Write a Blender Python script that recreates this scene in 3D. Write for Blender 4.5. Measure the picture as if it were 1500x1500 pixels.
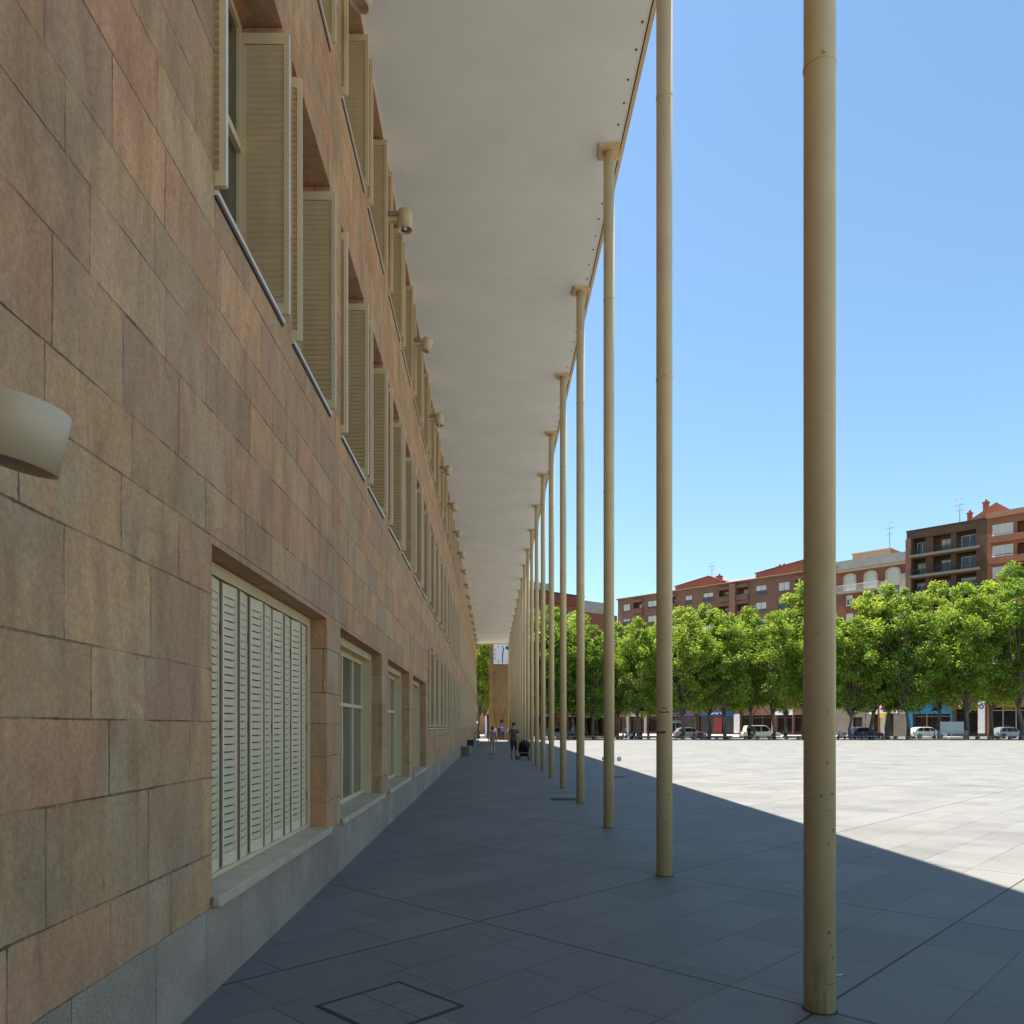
import bpy, bmesh, math, random
from mathutils import Vector, Matrix, Quaternion

# ------------------------------------------------------------------ scene, camera, light
for o in list(bpy.data.objects):
    bpy.data.objects.remove(o, do_unlink=True)
SC = bpy.context.scene
COL = SC.collection
R = math.radians
random.seed(7)

F = 1131.0          # focal length in photo pixels (1500 px wide)
VX, VY = 720.5, 1064.0
H = 1.65
cam_d = bpy.data.cameras.new("camera")
cam = bpy.data.objects.new("camera", cam_d)
COL.objects.link(cam)
cam.location = (0, 0, H)
cam.rotation_euler = (R(90), 0, 0)
cam_d.sensor_width = 36
cam_d.lens = 36 * F / 1500
cam_d.shift_x = (750 - VX) / 1500
cam_d.shift_y = (VY - 750) / 1500
cam_d.clip_start = 0.1
cam_d.clip_end = 3000
SC.camera = cam

TO_SUN = Vector((-0.279, 0.22, 1.0)).normalized()
ELEV = math.asin(TO_SUN.z)
AZ = math.atan2(TO_SUN.x, TO_SUN.y)
world = bpy.data.worlds.new("World")
SC.world = world
world.use_nodes = True
wn = world.node_tree
wn.nodes.clear()
sky = wn.nodes.new("ShaderNodeTexSky")
sky.sky_type = 'NISHITA'
sky.sun_disc = False
sky.sun_elevation = ELEV
sky.sun_rotation = AZ
sky.altitude = 380
sky.air_density = 1.3
sky.dust_density = 0.8
sky.ozone_density = 3.0
bg = wn.nodes.new("ShaderNodeBackground")
bg.inputs[1].default_value = 0.072
out = wn.nodes.new("ShaderNodeOutputWorld")
tint = wn.nodes.new("ShaderNodeMix"); tint.data_type = 'RGBA'; tint.blend_type = 'MULTIPLY'
tint.inputs[0].default_value = 1.0
tint.inputs[7].default_value = (0.90, 1.03, 1.02, 1)
wn.links.new(sky.outputs[0], tint.inputs[6])
wn.links.new(tint.outputs[2], bg.inputs[0])
wn.links.new(bg.outputs[0], out.inputs[0])

sd = bpy.data.lights.new("sun", 'SUN')
sd.energy = 5.0
sd.angle = R(0.53)
sd.color = (1.0, 0.945, 0.84)
sun = bpy.data.objects.new("sun", sd)
COL.objects.link(sun)
sun.location = (-20, 20, 60)
sun.rotation_euler = (-TO_SUN).to_track_quat('-Z', 'Y').to_euler()

SC.view_settings.view_transform = 'Standard'
SC.view_settings.look = 'None'
SC.view_settings.exposure = 1.45
SC.view_settings.gamma = 1.0
SC.cycles.max_bounces = 8
SC.cycles.diffuse_bounces = 5
SC.cycles.glossy_bounces = 3
SC.cycles.transmission_bounces = 4
SC.cycles.transparent_max_bounces = 4
SC.cycles.use_denoising = True
SC.cycles.sample_clamp_indirect = 6

# ------------------------------------------------------------------ node helpers
class G:
    def __init__(self, name):
        self.m = bpy.data.materials.new(name)
        self.m.use_nodes = True
        self.t = self.m.node_tree
        self.t.nodes.clear()
        self.out = self.t.nodes.new("ShaderNodeOutputMaterial")
        self.b = self.t.nodes.new("ShaderNodeBsdfPrincipled")
        self.t.links.new(self.b.outputs[0], self.out.inputs[0])
    def put(self, sock, v):
        if isinstance(v, bpy.types.NodeSocket):
            self.t.links.new(v, sock)
        elif isinstance(v, (tuple, list)):
            v = tuple(v)
            n = len(sock.default_value)
            if n == 4 and len(v) == 3: v = v + (1,)
            sock.default_value = v
        else:
            sock.default_value = v
    def math(self, op, a, b=0.0, c=0.0, clamp=False):
        n = self.t.nodes.new("ShaderNodeMath"); n.operation = op; n.use_clamp = clamp
        self.put(n.inputs[0], a); self.put(n.inputs[1], b); self.put(n.inputs[2], c)
        return n.outputs[0]
    def coord(self, kind="Object"):
        n = self.t.nodes.new("ShaderNodeTexCoord"); return n.outputs[kind]
    def sep(self, v):
        n = self.t.nodes.new("ShaderNodeSeparateXYZ"); self.put(n.inputs[0], v); return n.outputs
    def comb(self, x=0.0, y=0.0, z=0.0):
        n = self.t.nodes.new("ShaderNodeCombineXYZ")
        self.put(n.inputs[0], x); self.put(n.inputs[1], y); self.put(n.inputs[2], z); return n.outputs[0]
    def mapv(self, v, scale=(1, 1, 1), rot=(0, 0, 0), loc=(0, 0, 0)):
        n = self.t.nodes.new("ShaderNodeMapping")
        self.put(n.inputs[0], v); n.inputs["Scale"].default_value = scale
        n.inputs["Rotation"].default_value = rot; n.inputs["Location"].default_value = loc
        return n.outputs[0]
    def noise(self, v, scale=5, detail=4, rough=0.55, dist=0.0, col=False):
        n = self.t.nodes.new("ShaderNodeTexNoise")
        self.put(n.inputs["Vector"], v); n.inputs["Scale"].default_value = scale
        n.inputs["Detail"].default_value = detail; n.inputs["Roughness"].default_value = rough
        n.inputs["Distortion"].default_value = dist
        return n.outputs[1 if col else 0]
    def white(self, v):
        n = self.t.nodes.new("ShaderNodeTexWhiteNoise"); n.noise_dimensions = '3D'
        self.put(n.inputs["Vector"], v); return n.outputs
    def vor(self, v, scale=1, feature='F1', rnd=1.0):
        n = self.t.nodes.new("ShaderNodeTexVoronoi"); n.feature = feature
        self.put(n.inputs["Vector"], v); n.inputs["Scale"].default_value = scale
        n.inputs["Randomness"].default_value = rnd
        return n.outputs
    def vor1(self, w, feature='F1', rnd=0.8):
        n = self.t.nodes.new("ShaderNodeTexVoronoi"); n.voronoi_dimensions = '1D'; n.feature = feature
        self.put(n.inputs["W"], w); n.inputs["Scale"].default_value = 1.0
        n.inputs["Randomness"].default_value = rnd
        return n.outputs
    def rng(self, v, a, b, c=0.0, d=1.0, smooth=False):
        n = self.t.nodes.new("ShaderNodeMapRange")
        if smooth: n.interpolation_type = 'SMOOTHSTEP'
        self.put(n.inputs[0], v)
        n.inputs[1].default_value = a; n.inputs[2].default_value = b
        n.inputs[3].default_value = c; n.inputs[4].default_value = d
        return n.outputs[0]
    def ramp(self, v, stops, const=False):
        n = self.t.nodes.new("ShaderNodeValToRGB")
        e = n.color_ramp.elements
        if const: n.color_ramp.interpolation = 'CONSTANT'
        while len(e) < len(stops): e.new(0.5)
        for i, (p, c) in enumerate(stops):
            e[i].position = p; e[i].color = tuple(c) + (1,)
        self.put(n.inputs[0], v); return n.outputs[0]
    def mix(self, f, a, b, mode='MIX'):
        n = self.t.nodes.new("ShaderNodeMix"); n.data_type = 'RGBA'; n.blend_type = mode
        self.put(n.inputs[0], f); self.put(n.inputs[6], a); self.put(n.inputs[7], b)
        return n.outputs[2]
    def bump(self, h, strength=0.3, dist=0.01):
        n = self.t.nodes.new("ShaderNodeBump")
        self.put(n.inputs["Height"], h); n.inputs["Strength"].default_value = strength
        n.inputs["Distance"].default_value = dist
        self.t.links.new(n.outputs[0], self.b.inputs["Normal"])
    def set(self, col=None, rough=None, metal=None, spec=None):
        if col is not None: self.put(self.b.inputs["Base Color"], col)
        if rough is not None: self.put(self.b.inputs["Roughness"], rough)
        if metal is not None: self.put(self.b.inputs["Metallic"], metal)
        if spec is not None: self.put(self.b.inputs["Specular IOR Level"], spec)
        return self.m

_cache = {}
def mat(name, col, rough=0.6, metal=0.0, var=0.10, scale=3.0, spec=0.4, bump=0.0):
    if name in _cache: return _cache[name]
    g = G(name)
    n = g.noise(g.coord(), scale, 5, 0.6)
    f = g.rng(n, 0.3, 0.7, 1 - var, 1 + var)
    c = g.mix(1.0, col, g.comb(f, f, f), 'MULTIPLY')
    if bump: g.bump(g.noise(g.coord(), scale * 12, 4), bump, 0.01)
    _cache[name] = g.set(c, rough, metal, spec)
    return _cache[name]

# ------------------------------------------------------------------ mesh helpers
class MB:
    def __init__(self): self.v = []; self.f = []; self.mi = []; self.sm = []
    def quad(self, a, b, c, d, mi=0):
        n = len(self.v); self.v += [tuple(a), tuple(b), tuple(c), tuple(d)]
        self.f.append((n, n + 1, n + 2, n + 3)); self.mi.append(mi); self.sm.append(False)
    def box(self, lo, hi, mi=0, M=None, bev=0.0):
        x0, y0, z0 = lo; x1, y1, z1 = hi
        P = [Vector(p) for p in ((x0,y0,z0),(x1,y0,z0),(x1,y1,z0),(x0,y1,z0),(x0,y0,z1),(x1,y0,z1),(x1,y1,z1),(x0,y1,z1))]
        if M is not None: P = [M @ p for p in P]
        n = len(self.v); self.v += [tuple(p) for p in P]
        for q in ((0,3,2,1),(4,5,6,7),(0,1,5,4),(1,2,6,5),(2,3,7,6),(3,0,4,7)):
            self.f.append(tuple(n + i for i in q)); self.mi.append(mi); self.sm.append(False)
        return self
    def tube(self, pts, rad, n=12, mi=0, caps=True, smooth=True):
        pts = [Vector(p) for p in pts]
        if not isinstance(rad, (list, tuple)): rad = [rad] * len(pts)
        base = len(self.v)
        up = None
        for i, p in enumerate(pts):
            if i == 0: t = pts[1] - p
            elif i == len(pts) - 1: t = p - pts[i - 1]
            else: t = pts[i + 1] - pts[i - 1]
            t.normalize()
            if up is None:
                up = Vector((1, 0, 0)) if abs(t.x) < 0.8 else Vector((0, 1, 0))
            a = (up - t * up.dot(t)).normalized(); b = t.cross(a); up = a
            for k in range(n):
                an = 2 * math.pi * k / n
                self.v.append(tuple(p + (a * math.cos(an) + b * math.sin(an)) * rad[i]))
        for i in range(len(pts) - 1):
            for k in range(n):
                k2 = (k + 1) % n
                self.f.append((base + i*n + k, base + i*n + k2, base + (i+1)*n + k2, base + (i+1)*n + k))
                self.mi.append(mi); self.sm.append(smooth)
        if caps:
            self.f.append(tuple(base + k for k in reversed(range(n)))); self.mi.append(mi); self.sm.append(False)
            e = base + (len(pts) - 1) * n
            self.f.append(tuple(e + k for k in range(n))); self.mi.append(mi); self.sm.append(False)
        return self
    def lathe(self, prof, c=(0, 0, 0), n=20, mi=0, smooth=True, axis='Z', M=None):
        base = len(self.v)
        for (r, z) in prof:
            for k in range(n):
                an = 2 * math.pi * k / n
                p = Vector((r * math.cos(an), r * math.sin(an), z))
                if axis == 'Y': p = Vector((p.x, p.z, p.y))
                if axis == 'X': p = Vector((p.z, p.x, p.y))
                if M is not None: p = M @ p
                self.v.append(tuple(p + Vector(c)))
        for i in range(len(prof) - 1):
            for k in range(n):
                k2 = (k + 1) % n
                self.f.append((base + i*n + k, base + i*n + k2, base + (i+1)*n + k2, base + (i+1)*n + k))
                self.mi.append(mi); self.sm.append(smooth)
        return self
    def prism(self, poly, y0, y1, mi=0, top_in=0.0):
        # poly: list of (x,z); extruded along y
        n = len(poly); b = len(self.v)
        self.v += [(x, y0, z) for x, z in poly] + [(x, y1, z) for x, z in poly]
        for i in range(n):
            j = (i + 1) % n
            self.f.append((b + i, b + j, b + n + j, b + n + i)); self.mi.append(mi); self.sm.append(False)
        self.f.append(tuple(b + i for i in reversed(range(n)))); self.mi.append(mi); self.sm.append(False)
        self.f.append(tuple(b + n + i for i in range(n))); self.mi.append(mi); self.sm.append(False)
        return self
    def mesh(self, name, mats):
        me = bpy.data.meshes.new(name)
        me.from_pydata(self.v, [], self.f)
        if not isinstance(mats, (list, tuple)): mats = [mats]
        for m in mats: me.materials.append(m)
        me.polygons.foreach_set("material_index", self.mi)
        me.polygons.foreach_set("use_smooth", self.sm)
        me.update()
        return me
    def fix(self, me):
        bm = bmesh.new(); bm.from_mesh(me); bmesh.ops.recalc_face_normals(bm, faces=bm.faces); bm.to_mesh(me); bm.free()
    def build(self, name, mats, parent=None, bevel=0.0, normals=True):
        me = self.mesh(name, mats)
        if normals: self.fix(me)
        o = bpy.data.objects.new(name, me); COL.objects.link(o)
        if parent is not None: o.parent = parent
        if bevel:
            md = o.modifiers.new("bevel", 'BEVEL'); md.width = bevel; md.segments = 2; md.limit_method = 'ANGLE'
        return o

def tag(o, label=None, cat=None, group=None, kind=None):
    if label: o["label"] = label
    if cat: o["category"] = cat
    if group: o["group"] = group
    if kind: o["kind"] = kind
    return o
def empty(name, loc=(0, 0, 0), rz=0.0):
    o = bpy.data.objects.new(name, None); COL.objects.link(o)
    o.location = loc; o.rotation_euler = (0, 0, rz); o.empty_display_size = 0.2
    return o
def thing(name, label, cat, loc=(0, 0, 0), rz=0.0, group=None):
    return tag(empty(name, loc, rz), label, cat, group)
def link_mesh(name, me, parent=None, loc=(0, 0, 0), rot=(0, 0, 0)):
    o = bpy.data.objects.new(name, me); COL.objects.link(o)
    o.location = loc; o.rotation_euler = rot
    if parent is not None: o.parent = parent
    return o
def dup(src, loc=None, rz=None, label=None, group=None, scale=None):
    def cp(o, par):
        c = o.copy(); COL.objects.link(c)
        if par is not None: c.parent = par
        for ch in list(o.children): cp(ch, c)
        return c
    r = cp(src, None)
    if loc is not None: r.location = loc
    if rz is not None: r.rotation_euler = (0, 0, rz)
    if scale is not None: r.scale = scale
    if label: r["label"] = label
    if group: r["group"] = group
    return r
ORD = ["nearest", "second", "third", "fourth", "fifth", "sixth", "seventh", "eighth", "ninth", "tenth", "eleventh",
       "twelfth", "thirteenth", "fourteenth", "fifteenth", "sixteenth", "seventeenth", "eighteenth", "nineteenth",
       "twentieth", "twenty-first", "twenty-second"]
def wx(px, D): return (px - VX) * D / F
def wz(py, D): return H + (VY - py) * D / F

# ------------------------------------------------------------------ materials of the arcade
PITCH = 4.05
WALL_X = -1.73
COL_X, COL_Y = 1.91, 4.50

def sandstone(name="sandstone", z0=0.53, course=0.38, tint=1.0, shade=(1, 1, 1)):
    g = G(name)
    co = g.coord()
    s = g.sep(co)
    nz = g.noise(co, 2.2, 3, 0.6)
    wob = g.math('MULTIPLY', g.math('SUBTRACT', nz, 0.5), 0.035)
    zw = g.math('ADD', g.math('SUBTRACT', s[2], z0), g.math('MULTIPLY', g.math('SINE', g.math('MULTIPLY', g.math('SUBTRACT', s[2], z0), 5.3 * 0.38 / course)), 0.05 * course / 0.38))
    v = g.math('ADD', g.math('DIVIDE', zw, course), wob)
    row = g.math('FLOOR', v)
    fr = g.math('FRACT', v)
    u = g.math('ADD', g.math('SUBTRACT', s[1], s[0]), g.math('MULTIPLY', wob, 0.5))
    w = g.math('ADD', g.math('MULTIPLY', u, 1.35), g.math('MULTIPLY', row, 17.37))
    cell = g.vor1(w, 'F1', 0.75)
    edge = g.vor1(w, 'DISTANCE_TO_EDGE', 0.75)
    du = g.math('DIVIDE', edge[0], 1.35)
    dv = g.math('MULTIPLY', g.math('MINIMUM', fr, g.math('SUBTRACT', 1.0, fr)), course)
    chip = g.math('MULTIPLY', g.math('POWER', g.noise(co, 11, 6, 0.8), 4.0), 0.044)
    dj = g.math('SUBTRACT', g.math('MINIMUM', du, dv), chip)
    joint = g.rng(dj, -0.001, 0.003, 1.0, 0.0)
    jfade = g.rng(g.noise(co, 2.6, 4, 0.65), 0.38, 0.62, 0.10, 0.80)
    geo = g.t.nodes.new("ShaderNodeNewGeometry")
    flat = g.math('ABSOLUTE', g.sep(geo.outputs["True Normal"])[2])
    jfade = g.math('MULTIPLY', jfade, g.math('LESS_THAN', flat, 0.5))
    joint = g.math('MULTIPLY', joint, jfade, clamp=True)
    rnd = g.white(g.comb(row, g.math('MULTIPLY', g.sep(cell["Color"])[0], 91.0), 3.3))
    t = tint
    base = g.ramp(rnd[0], [(0.0, (0.572*t, 0.338*t, 0.174*t)), (0.2, (0.515*t, 0.300*t, 0.158*t)), (0.38, (0.627*t, 0.383*t, 0.201*t)),
                           (0.55, (0.550*t, 0.283*t, 0.152*t)), (0.72, (0.599*t, 0.350*t, 0.166*t)), (0.86, (0.527*t, 0.262*t, 0.141*t)), (1.0, (0.614*t, 0.333*t, 0.170*t))])
    bv = g.rng(g.sep(rnd[1])[0], 0, 1, 0.91, 1.09)
    base = g.mix(1.0, base, g.comb(bv, bv, bv), 'MULTIPLY')
    pk = g.rng(g.sep(rnd[1])[2], 0.74, 0.84, 0, 0.4)
    base = g.mix(pk, base, (0.43, 0.255, 0.185))
    st = g.noise(g.mapv(co, (3, 3.2, 0.9), (0.25, 0, 0)), 1.6, 8, 0.68, 0.6)
    base = g.mix(1.0, base, g.ramp(st, [(0.28, (0.70, 0.68, 0.66)), (0.5, (0.98, 0.98, 0.98)), (0.74, (1.25, 1.24, 1.20))]), 'MULTIPLY')
    # iron-stained bands inside single stones
    iron = g.noise(g.mapv(co, (1.2, 1.5, 3.0), (0.4, 0, 0)), 1.3, 5, 0.6, 0.8)
    im = g.math('MULTIPLY', g.rng(iron, 0.56, 0.72, 0, 1, True), g.rng(g.sep(rnd[1])[1], 0.3, 0.9, 0.05, 0.8))
    base = g.mix(im, base, (0.46, 0.235, 0.12))
    hue = g.noise(g.mapv(co, (1, 1, 0.7)), 1.7, 4, 0.6, col=True)
    hs = g.sep(hue)
    base = g.mix(g.rng(hs[0], 0.5, 0.68, 0, 0.38, True), base, (0.47, 0.285, 0.20))
    base = g.mix(g.rng(hs[1], 0.52, 0.70, 0, 0.42, True), base, (0.50, 0.40, 0.25))
    vein = g.noise(g.mapv(co, (2, 2.2, 0.55), (0.2, 0, 0)), 2.6, 4, 0.6, 1.2)
    vm = g.math('MULTIPLY', g.rng(vein, 0.62, 0.70, 0, 0.8, True), g.rng(hs[2], 0.48, 0.6, 0, 1))
    base = g.mix(vm, base, (0.42, 0.20, 0.10))
    # grey dirt / lichen patches and dark pits
    gr = g.rng(g.noise(co, 0.9, 6, 0.7), 0.52, 0.72, 0, 0.55, True)
    base = g.mix(gr, base, (0.27, 0.22, 0.15))
    pit = g.vor(co, 9.0)
    pm = g.math('MULTIPLY', g.rng(pit[0], 0.05, 0.12, 1, 0), g.rng(g.sep(pit[1])[0], 0.86, 0.9, 0, 0.55))
    base = g.mix(pm, base, (0.10, 0.085, 0.065))
    pit2 = g.vor(co, 24.0)
    pm2 = g.math('MULTIPLY', g.rng(pit2[0], 0.10, 0.20, 1, 0), g.rng(g.sep(pit2[1])[0], 0.84, 0.88, 0, 0.6))
    base = g.mix(pm2, base, (0.12, 0.085, 0.06))
    sp = g.noise(co, 42, 4, 0.7)
    base = g.mix(1.0, base, g.ramp(sp, [(0.28, (0.77, 0.76, 0.75)), (0.68, (1.12, 1.12, 1.12))]), 'MULTIPLY')
    base = g.mix(1.0, base, shade, 'MULTIPLY')
    base = g.mix(joint, base, (0.06, 0.046, 0.033))
    tool = g.noise(g.mapv(co, (20, 26, 5), (0.5, 0, 0)), 1.5, 5, 0.7)
    hh = g.math('ADD', g.math('MULTIPLY', tool, 0.35), g.math('ADD', g.math('MULTIPLY', g.math('SUBTRACT', 1.0, joint), 1.1), g.math('MULTIPLY', g.sep(rnd[1])[2], 0.25)))
    g.bump(hh, 0.75, 0.014)
    return g.set(base, 0.86, spec=0.2)

def granite():
    g = G("grey_granite")
    co = g.coord(); s = g.sep(co)
    edge = g.vor1(g.math('MULTIPLY', s[1], 1.45), 'DISTANCE_TO_EDGE', 0.35)
    cell = g.vor1(g.math('MULTIPLY', s[1], 1.45), 'F1', 0.35)
    j = g.rng(g.math('DIVIDE', edge[0], 1.45), 0.001, 0.005, 1, 0)
    sp = g.noise(co, 110, 3, 0.8)
    c = g.ramp(sp, [(0.30, (0.13, 0.10, 0.075)), (0.5, (0.43, 0.318, 0.236)), (0.7, (0.58, 0.45, 0.34))])
    cl = g.noise(co, 2.0, 5, 0.6)
    c = g.mix(1.0, c, g.ramp(cl, [(0.3, (0.78, 0.77, 0.76)), (0.7, (1.08, 1.07, 1.05))]), 'MULTIPLY')
    f = g.rng(g.sep(cell["Color"])[0], 0, 1, 0.88, 1.08)
    c = g.mix(1.0, c, g.comb(f, f, f), 'MULTIPLY')
    c = g.mix(j, c, (0.12, 0.10, 0.08))
    g.bump(g.math('SUBTRACT', g.math('MULTIPLY', sp, 0.2), j), 0.3, 0.006)
    return g.set(c, 0.7, spec=0.3)

def paving():
    g = G("square_paving")
    co = g.coord(); s = g.sep(co)
    k = math.sqrt(0.5)
    p = PITCH * k
    a = g.math('MULTIPLY', g.math('ADD', s[0], s[1]), k)
    b = g.math('MULTIPLY', g.math('SUBTRACT', s[1], s[0]), k)
    a0 = (COL_X + COL_Y) * k; b0 = (COL_Y - COL_X) * k
    def near(x, off, per):
        t = g.math('FRACT', g.math('DIVIDE', g.math('SUBTRACT', x, off), per))
        return g.math('MULTIPLY', g.math('MINIMUM', t, g.math('SUBTRACT', 1.0, t)), per)
    row = g.math('FLOOR', g.math('DIVIDE', g.math('SUBTRACT', b, b0), p / 5))
    dr = near(b, b0, p / 5)
    u = g.math('ADD', g.math('DIVIDE', g.math('SUBTRACT', a, a0), p / 3), g.math('MULTIPLY', g.white(g.comb(row, 1.0, 2.0))[0], 1.0))
    cellu = g.math('FLOOR', u); fu = g.math('FRACT', u)
    dc = g.math('MULTIPLY', g.math('MINIMUM', fu, g.math('SUBTRACT', 1.0, fu)), p / 3)
    big = g.math('MINIMUM', near(a, a0, p), near(b, b0, p))
    jn = g.noise(co, 1.3, 4, 0.65)
    small = g.math('MULTIPLY', g.rng(g.math('MINIMUM', dr, dc), 0.003, 0.007, 1, 0), g.rng(jn, 0.35, 0.62, 0.25, 0.85))
    bigj = g.rng(g.math('ADD', big, g.math('MULTIPLY', g.math('SUBTRACT', g.noise(co, 25, 3), 0.5), 0.006)), 0.007, 0.011, 1, 0)
    joint = g.math('MAXIMUM', small, bigj)
    rnd = g.white(g.comb(row, cellu, 5.0))
    f = g.rng(rnd[0], 0, 1, 0.90, 1.07)
    c = g.mix(1.0, (0.184, 0.180, 0.171), g.comb(f, f, f), 'MULTIPLY')
    st = g.noise(co, 0.55, 7, 0.68)
    c = g.mix(1.0, c, g.ramp(st, [(0.32, (0.80, 0.81, 0.83)), (0.5, (1, 1, 1)), (0.68, (1.10, 1.09, 1.06))]), 'MULTIPLY')
    fine = g.noise(co, 60, 4, 0.75)
    c = g.mix(1.0, c, g.ramp(fine, [(0.28, (0.74, 0.74, 0.74)), (0.72, (1.20, 1.20, 1.20))]), 'MULTIPLY')
    blot = g.noise(co, 3.2, 5, 0.7, 0.4)
    c = g.mix(g.rng(blot, 0.60, 0.74, 0, 0.45, True), c, (0.085, 0.082, 0.077))
    gum = g.vor(co, 2.3)
    gm = g.math('MULTIPLY', g.rng(g.math('ADD', gum[0], g.math('MULTIPLY', fine, 0.05)), 0.05, 0.085, 1, 0), g.rng(g.sep(gum[1])[0], 0.55, 0.6, 0, 0.55))
    c = g.mix(gm, c, (0.055, 0.053, 0.05))
    # long soft-edged patch of darker blue-grey paving colour out on the square
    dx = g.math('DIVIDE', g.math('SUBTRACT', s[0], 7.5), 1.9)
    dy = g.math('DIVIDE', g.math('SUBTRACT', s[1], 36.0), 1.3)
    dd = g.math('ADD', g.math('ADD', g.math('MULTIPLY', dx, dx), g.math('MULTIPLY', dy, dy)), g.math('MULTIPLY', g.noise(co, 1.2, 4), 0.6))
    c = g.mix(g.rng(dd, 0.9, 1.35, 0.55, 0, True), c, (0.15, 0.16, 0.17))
    c = g.mix(g.math('MULTIPLY', joint, 0.9), c, (0.026, 0.023, 0.02))
    g.bump(g.math('SUBTRACT', g.math('MULTIPLY', fine, 0.15), g.math('MULTIPLY', joint, 0.8)), 0.35, 0.006)
    rg = g.rng(st, 0.3, 0.7, 0.58, 0.8)
    return g.set(c, rg, spec=0.3)

def cream_paint(name, col, grime=True, rough=0.45):
    g = G(name)
    co = g.coord(); s = g.sep(co)
    n = g.noise(co, 2.5, 5, 0.65)
    c = g.mix(1.0, col, g.ramp(n, [(0.3, (0.9, 0.9, 0.89)), (0.7, (1.05, 1.05, 1.05))]), 'MULTIPLY')
    if grime:
        oi = g.t.nodes.new("ShaderNodeObjectInfo")
        sh = g.t.nodes.new("ShaderNodeVectorMath"); sh.operation = 'ADD'
        g.put(sh.inputs[0], co); g.put(sh.inputs[1], g.comb(g.math('MULTIPLY', oi.outputs["Random"], 50.0), 0.0, g.math('MULTIPLY', oi.outputs["Random"], 31.0)))
        cs = sh.outputs[0]
        low = g.rng(s[2], 0.2, 2.6, 1.0, 0.12)
        ch = g.vor(g.mapv(cs, (1, 1, 0.8)), 14)
        cm = g.math('MULTIPLY', g.math('MULTIPLY', g.rng(ch[0], 0.08, 0.17, 1, 0), g.rng(g.sep(ch[1])[1], 0.80, 0.82, 0, 0.9)), low)
        c = g.mix(cm, c, (0.11, 0.065, 0.04))
        sm = g.math('MULTIPLY', g.rng(g.noise(g.mapv(cs, (7, 7, 1.1)), 1.0, 5, 0.7), 0.55, 0.72, 0, 0.75, True), g.rng(s[2], 0.1, 1.9, 0.9, 0.0))
        c = g.mix(sm, c, (0.13, 0.115, 0.09))
        sc = g.math('MULTIPLY', g.rng(g.noise(g.mapv(cs, (3, 3, 36)), 1.0, 3, 0.5), 0.70, 0.74, 0, 0.75), g.rng(s[2], 0.3, 2.4, 1.0, 0.0))
        c = g.mix(sc, c, (0.10, 0.06, 0.04))
        g.bump(g.noise(cs, 30, 3), 0.08, 0.004)
    return g.set(c, rough, spec=0.4)

def canopy_mat():
    g = G("canopy_white_paint")
    co = g.coord(); s = g.sep(co)
    n = g.noise(co, 0.7, 6, 0.65)
    c = g.mix(1.0, (0.92, 0.915, 0.86), g.ramp(n, [(0.3, (0.93, 0.93, 0.92)), (0.7, (1.04, 1.04, 1.03))]), 'MULTIPLY')
    t = g.math('FRACT', g.math('DIVIDE', s[1], 8.1))
    seam = g.math('MULTIPLY', g.rng(g.math('MINIMUM', t, g.math('SUBTRACT', 1.0, t)), 0.0002, 0.0012, 1, 0), 0.3)
    c = g.mix(seam, c, (0.35, 0.34, 0.31))
    sp = g.vor(co, 1.4)
    c = g.mix(g.math('MULTIPLY', g.rng(sp[0], 0.012, 0.022, 1, 0), g.rng(g.sep(sp[1])[0], 0.5, 0.52, 0, 0.8)), c, (0.15, 0.13, 0.11))
    g.bump(g.noise(co, 14, 5, 0.6), 0.06, 0.01)
    return g.set(c, 0.75, spec=0.2)

def glass_dark(name, col=(0.02, 0.024, 0.026), rough=0.06, spec=0.5):
    if name in _cache: return _cache[name]
    g = G(name)
    n = g.noise(g.coord(), 0.8, 2)
    c = g.mix(1.0, col, g.ramp(n, [(0.3, (0.7, 0.7, 0.7)), (0.7, (1.2, 1.2, 1.2))]), 'MULTIPLY')
    g.bump(g.noise(g.coord(), 1.5, 1), 0.02, 0.02)
    _cache[name] = g.set(c, rough, spec=spec)
    return _cache[name]

M_STONE = sandstone()
M_GRAN = granite()
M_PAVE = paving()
M_COL = cream_paint("column_cream_paint", (0.76, 0.57, 0.305), True, 0.42)
M_SHUT = cream_paint("shutter_cream_paint", (0.78, 0.59, 0.335), False, 0.45)
M_SHUTW = cream_paint("shutter_pale_paint", (0.82, 0.655, 0.43), False, 0.5)
M_EDGE = mat("shutter_edge_metal", (0.72, 0.64, 0.54), 0.35, 0.0, 0.05)
M_BROWN = mat("shutter_rail_brown", (0.25, 0.15, 0.08), 0.5, 0, 0.15)
M_FRAME = cream_paint("frame_cream_paint", (0.74, 0.57, 0.33), False, 0.42)
M_SILLM = mat("sill_zinc", (0.50, 0.45, 0.37), 0.4, 0.1, 0.15, 6)
M_SILLS = mat("sill_stone", (0.55, 0.44, 0.315), 0.5, 0, 0.18, 4, 0.45)
M_PANE = glass_dark("window_glass", (0.05, 0.047, 0.036))
M_PANEC = glass_dark("curtained_glass", (0.13, 0.125, 0.095), 0.12)
M_CAN = canopy_mat()
M_DARK = mat("dark_metal", (0.03, 0.03, 0.03), 0.5, 0.3)
M_RUST = mat("rust", (0.13, 0.06, 0.03), 0.8, 0.0, 0.3, 8)

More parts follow.
